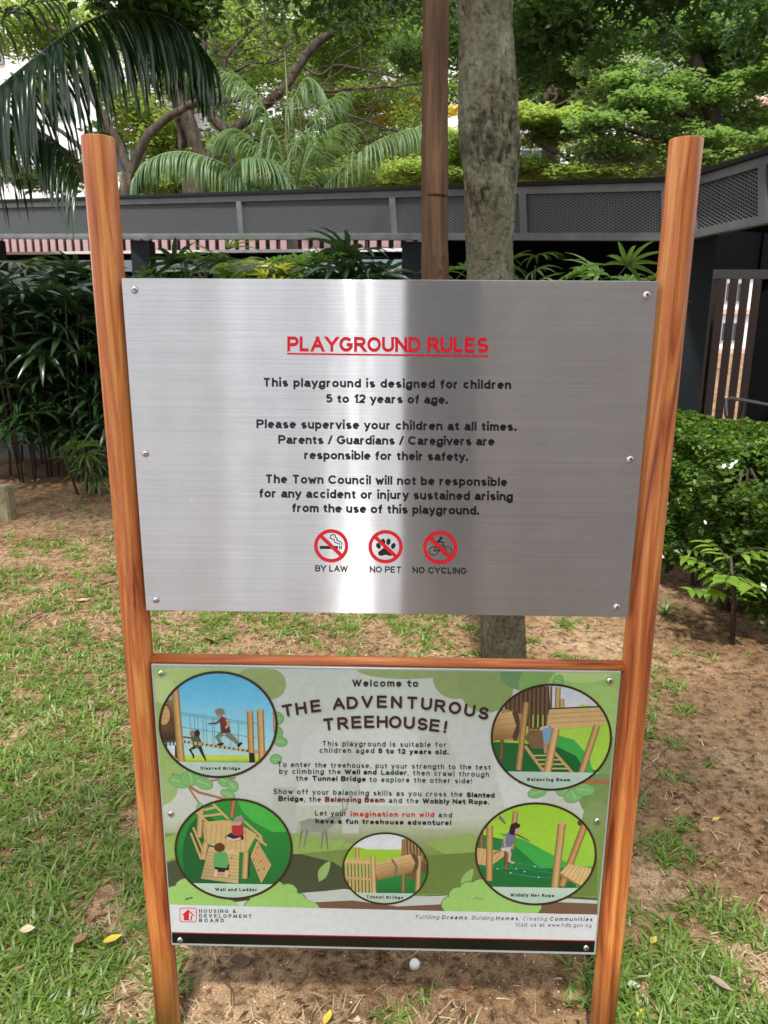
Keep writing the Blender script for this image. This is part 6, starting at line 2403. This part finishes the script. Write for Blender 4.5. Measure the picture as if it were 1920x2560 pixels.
def den_straw(x, y, u, v):
    d = lookup(DEN, u, v)
    c_ = .5+clump(x, y, 4.0, 12.2)*1.0
    sandy = ((u > 1080) & (v > 1300) & (d < .4)).astype(float)
    return np.clip(.03+1.35*np.minimum(d, .75)*c_+.05*c_, 0, 1)*(1-.75*sandy)*(1-.7*((u > 400) & (u < 1300) & (v > 2000) & (v < 2175)))


nf = grow('grass', 26000, M_grass, den_grass, 'green broad-bladed carpet grass growing in patches', (.028, .078), (.006, .012), .05, 1.1, 8, .016, 3, 1.3)
nf += grow('dry_grass', 44000, M_straw, den_straw, 'dry straw-coloured grass lying flat between the green tufts', (.02, .065), (.003, .0085), .0, .55, 4, .020, 3, .9)


def den_lit(x, y, u, v):
    d = lookup(DEN, u, v)
    c_ = .5+clump(x, y, 3.0, 22.2)*1.1
    sand = ((u > 1050) & (v > 1300)).astype(float)
    return np.clip((.30+c_*.5+(v < 1300)*.4)*(1-.55*sand), 0, 1)


x, y = scatter(34000)
u, v, _ = to_px(np.stack([x, y, 0*x], 1))
k_ = rng.random(len(x)) < den_lit(x, y, u, v)
x, y = x[k_], y[k_]
P = np.stack([x, y, ghs(x, y)+.003], 1)
V, F, t = leaf_cloud(P, .022, .9, .32, .6)
o = link_mesh('leaf_litter', quads_mesh('leaf_litter', V, F, t), M_litter)
tag(o, 'small brown bits of leaf litter strewn over the soil', 'litter', None, 'stuff')

# grit and small stones, low octahedra
x, y = scatter(26000, -.3, 4.5, 2.0)
n_ = len(x)
r = .0012+.0028*rng.random(n_)**3+(.006*(rng.random(n_) > .993))
c0 = np.stack([x, y, ghs(x, y)+r*.3], 1)
dirs = np.array([[1, 0, 0], [0, 1, 0], [-1, 0, 0], [0, -1, 0], [0, 0, 1], [0, 0, -1]], float)
V = (c0[:, None, :]+dirs[None]*r[:, None, None]*(1+.35*rng.normal(size=(n_, 6, 1)))).reshape(-1, 3)
F6 = np.array([[0, 1, 4], [1, 2, 4], [2, 3, 4], [3, 0, 4]])
F = (np.arange(n_)[:, None, None]*6+F6[None]).reshape(-1, 3)
M_peb = mat('mixed_grit', (0.3, 0.2, 0.12), .9, 0, .2)
nn_ = N(M_peb)
at = nn_.new('ShaderNodeAttribute')
at.attribute_name = 'tint'
nn_.link(nn_.ramp(at.outputs['Fac'], [(0, (0.10, 0.06, 0.035)), (.4, (0.30, 0.18, 0.10)), (.8, (0.46, 0.32, 0.2)), (1, (0.6, 0.55, 0.48))]), nn_.b.inputs['Base Color'])
o = link_mesh('grit', quads_mesh('grit', V, F, np.repeat(rng.random(n_), 4)), M_peb)
tag(o, 'coarse sand grains and tiny stones on the bare soil', 'grit', None, 'stuff')

# single fallen leaves
random.seed(77)


def fallen(u, v, L, wd, yaw, col, label, tilt=.15, curl=.25):
    p = onZ(u, v)
    p.z = ground_h(p.x, p.y)+(.034 if (u < 330 or u > 1400) and v > 1600 else .012)
    V, F = [], []
    nseg = 8
    for i in range(nseg+1):
        t = i/nseg
        ww = wd*math.sin(PI*min(1, max(.02, t**.85)))*.5+.0004
        xx = (t-.5)*L
        zz = curl*L*((t-.5)**2)*1.2
        V += [(xx, -ww, zz+ww*.35), (xx, 0, zz), (xx, ww, zz+ww*.45)]
    for i in range(nseg):
        a = i*3
        F += [(a, a+1, a+4, a+3), (a+1, a+2, a+5, a+4)]
    mm = mat('fallen_leaf_'+label.split()[0], col, .6, 0, .3)
    nq = N(mm)
    f_ = nq.noise(nq.coords(), 90, 4, .6)
    nq.link(nq.mix(.6, col, nq.ramp(f_, [(.35, tuple(c*.45 for c in col)), (.6, col)])), nq.b.inputs['Base Color'])
    o = link_mesh('fallen_leaf', quads_mesh('fallen_leaf', V, F), mm, None, True)
    o.location = p
    o.rotation_euler = (random.uniform(-tilt, tilt), random.uniform(-tilt, tilt), yaw)
    tag(o, label, 'leaf')


fallen(61, 2021, .042, .026, .2, (0.50, 0.44, 0.26), 'pale tan oval leaf lying in the grass at the lower left')
fallen(175, 2040, .05, .028, 1.2, (0.26, 0.15, 0.07), 'brown curled leaf in the dry grass left of the left post')
fallen(245, 2043, .052, .026, .6, (0.62, 0.42, 0.05), 'bright yellow leaf in the grass nearest the left post')
fallen(520, 2078, .06, .036, .2, (0.10, 0.06, 0.035), 'dark brown leaf on the soil under the left end of the welcome board', .4)
fallen(709, 2201, .05, .022, 1.4, (0.66, 0.46, 0.06), 'yellow leaf standing in the grass at the bottom edge', .6)
fallen(1005, 2136, .035, .024, .3, (0.22, 0.09, 0.04), 'reddish-brown leaf on bare soil below the welcome board')
fallen(1369, 2134, .036, .026, .1, (0.36, 0.37, 0.36), 'flat grey leaf just right of the right post')
fallen(1555, 2136, .065, .026, -.6, (0.30, 0.22, 0.17), 'grey-brown leaf lying on the grass tufts at the lower right', .3)
fallen(1410, 2048, .04, .016, .9, (0.42, 0.36, 0.07), 'narrow yellow-green leaf close to the right post')
fallen(1385, 2196, .04, .02, 1.0, (0.50, 0.44, 0.08), 'yellow-green leaf at the foot of the right post')
fallen(458, 1388, .10, .06, .1, (0.10, 0.045, 0.03), 'dark red-brown dead leaf standing in the grass between the two boards', .7)
fallen(178, 1300, .10, .035, .1, (0.45, 0.31, 0.20), 'pinkish dry leaf in the grass left of the left post')
fallen(1545, 1785, .03, .016, .4, (0.52, 0.44, 0.10), 'small yellow leaf on the sand right of the sign')

# white plastic cap under the board
p = onZ(895, 2082)
M_cap = mat('white_plastic', (0.72, 0.72, 0.70), .4)
pr_ = [(0, 0), (.0125, 0), (.0138, .002), (.0138, .014), (.0125, .0175), (.009, .0195), (0, .020)]
bm = bmesh.new()
ringv = []
for r, h in pr_:
    ringv.append([bm.verts.new((r*math.cos(2*PI*i/28), r*math.sin(2*PI*i/28), h)) for i in range(28)] if r > 0 else [bm.verts.new((0, 0, h))])
for a, b in zip(ringv[:-1], ringv[1:]):
    for i in range(28):
        j = (i+1) % 28
        if len(a) == 1:
            bm.faces.new((a[0], b[j], b[i]))
        elif len(b) == 1:
            bm.faces.new((a[i], a[j], b[0]))
        else:
            bm.faces.new((a[i], a[j], b[j], b[i]))
me = bpy.data.meshes.new('bottle_cap')
bm.to_mesh(me)
bm.free()
o = link_mesh('plastic_cap', me, M_cap, None, True)
o.location = (p.x, p.y, ground_h(p.x, p.y))
o.rotation_euler = (.25, .1, 0)
tag(o, 'round white plastic cap lying on the soil under the welcome board', 'cap')

# concrete marker at the left edge
p0, p1 = onZ(-30, 1118), onZ(14, 1122)
q = MB()
h_ = onY(0, 1052, p0.y).z
M_mark = mat('weathered_yellow_marker', (0.30, 0.27, 0.14), .85)
nq = N(M_mark)
nq.link(nq.ramp(nq.noise(nq.coords(), 14, 5, .6), [(.3, (0.16, 0.15, 0.09)), (.65, (0.36, 0.33, 0.19))]), nq.b.inputs['Base Color'])
bm = bmesh.new()
bmesh.ops.create_cube(bm, size=1)
for v_ in bm.verts:
    v_.co = Vector((p0.x+(v_.co.x+.5)*(p1.x-p0.x), p0.y+(v_.co.y+.5)*.14, -.05+(v_.co.z+.5)*(h_+.05)))
bmesh.ops.bevel(bm, geom=bm.edges[:], offset=.012, segments=2, affect='EDGES')
me = bpy.data.meshes.new('marker_post')
bm.to_mesh(me)
bm.free()
o = link_mesh('marker_post', me, M_mark)
tag(o, 'short weathered concrete marker post at the left edge of the picture', 'marker')
# twigs lying about
M_twig = mat('dry_twig', (0.09, 0.055, 0.035), .9)
for (a, b, r, lab) in (((30, 1368), (110, 1318), .006, 'long thin twig lying on bare soil left of the sign'), ((90, 1990), (185, 2050), .003, 'reddish thin twig lying across the grass at the lower left'), ((205, 1270), (270, 1252), .007, 'dark twig on the ground close behind the left post'), ((480, 2120), (500, 2180), .0035, 'short twig at the bottom left of the bare strip')):
    A, B = onZ(*a), onZ(*b)
    m1 = A.lerp(B, .5)+Vector((random.uniform(-.02, .02), .01, .012))
    q = MB()
    pts = [Vector(p) for p in smooth_path([tuple(A+Vector((0, 0, .01))), tuple(m1), tuple(B+Vector((0, 0, .012)))], 5)]
    q.tube(pts, list(np.linspace(r, r*.4, len(pts))), 7)
    tag(q.build('twig', M_twig, None, True), lab, 'twig')
print('ground faces', nf)
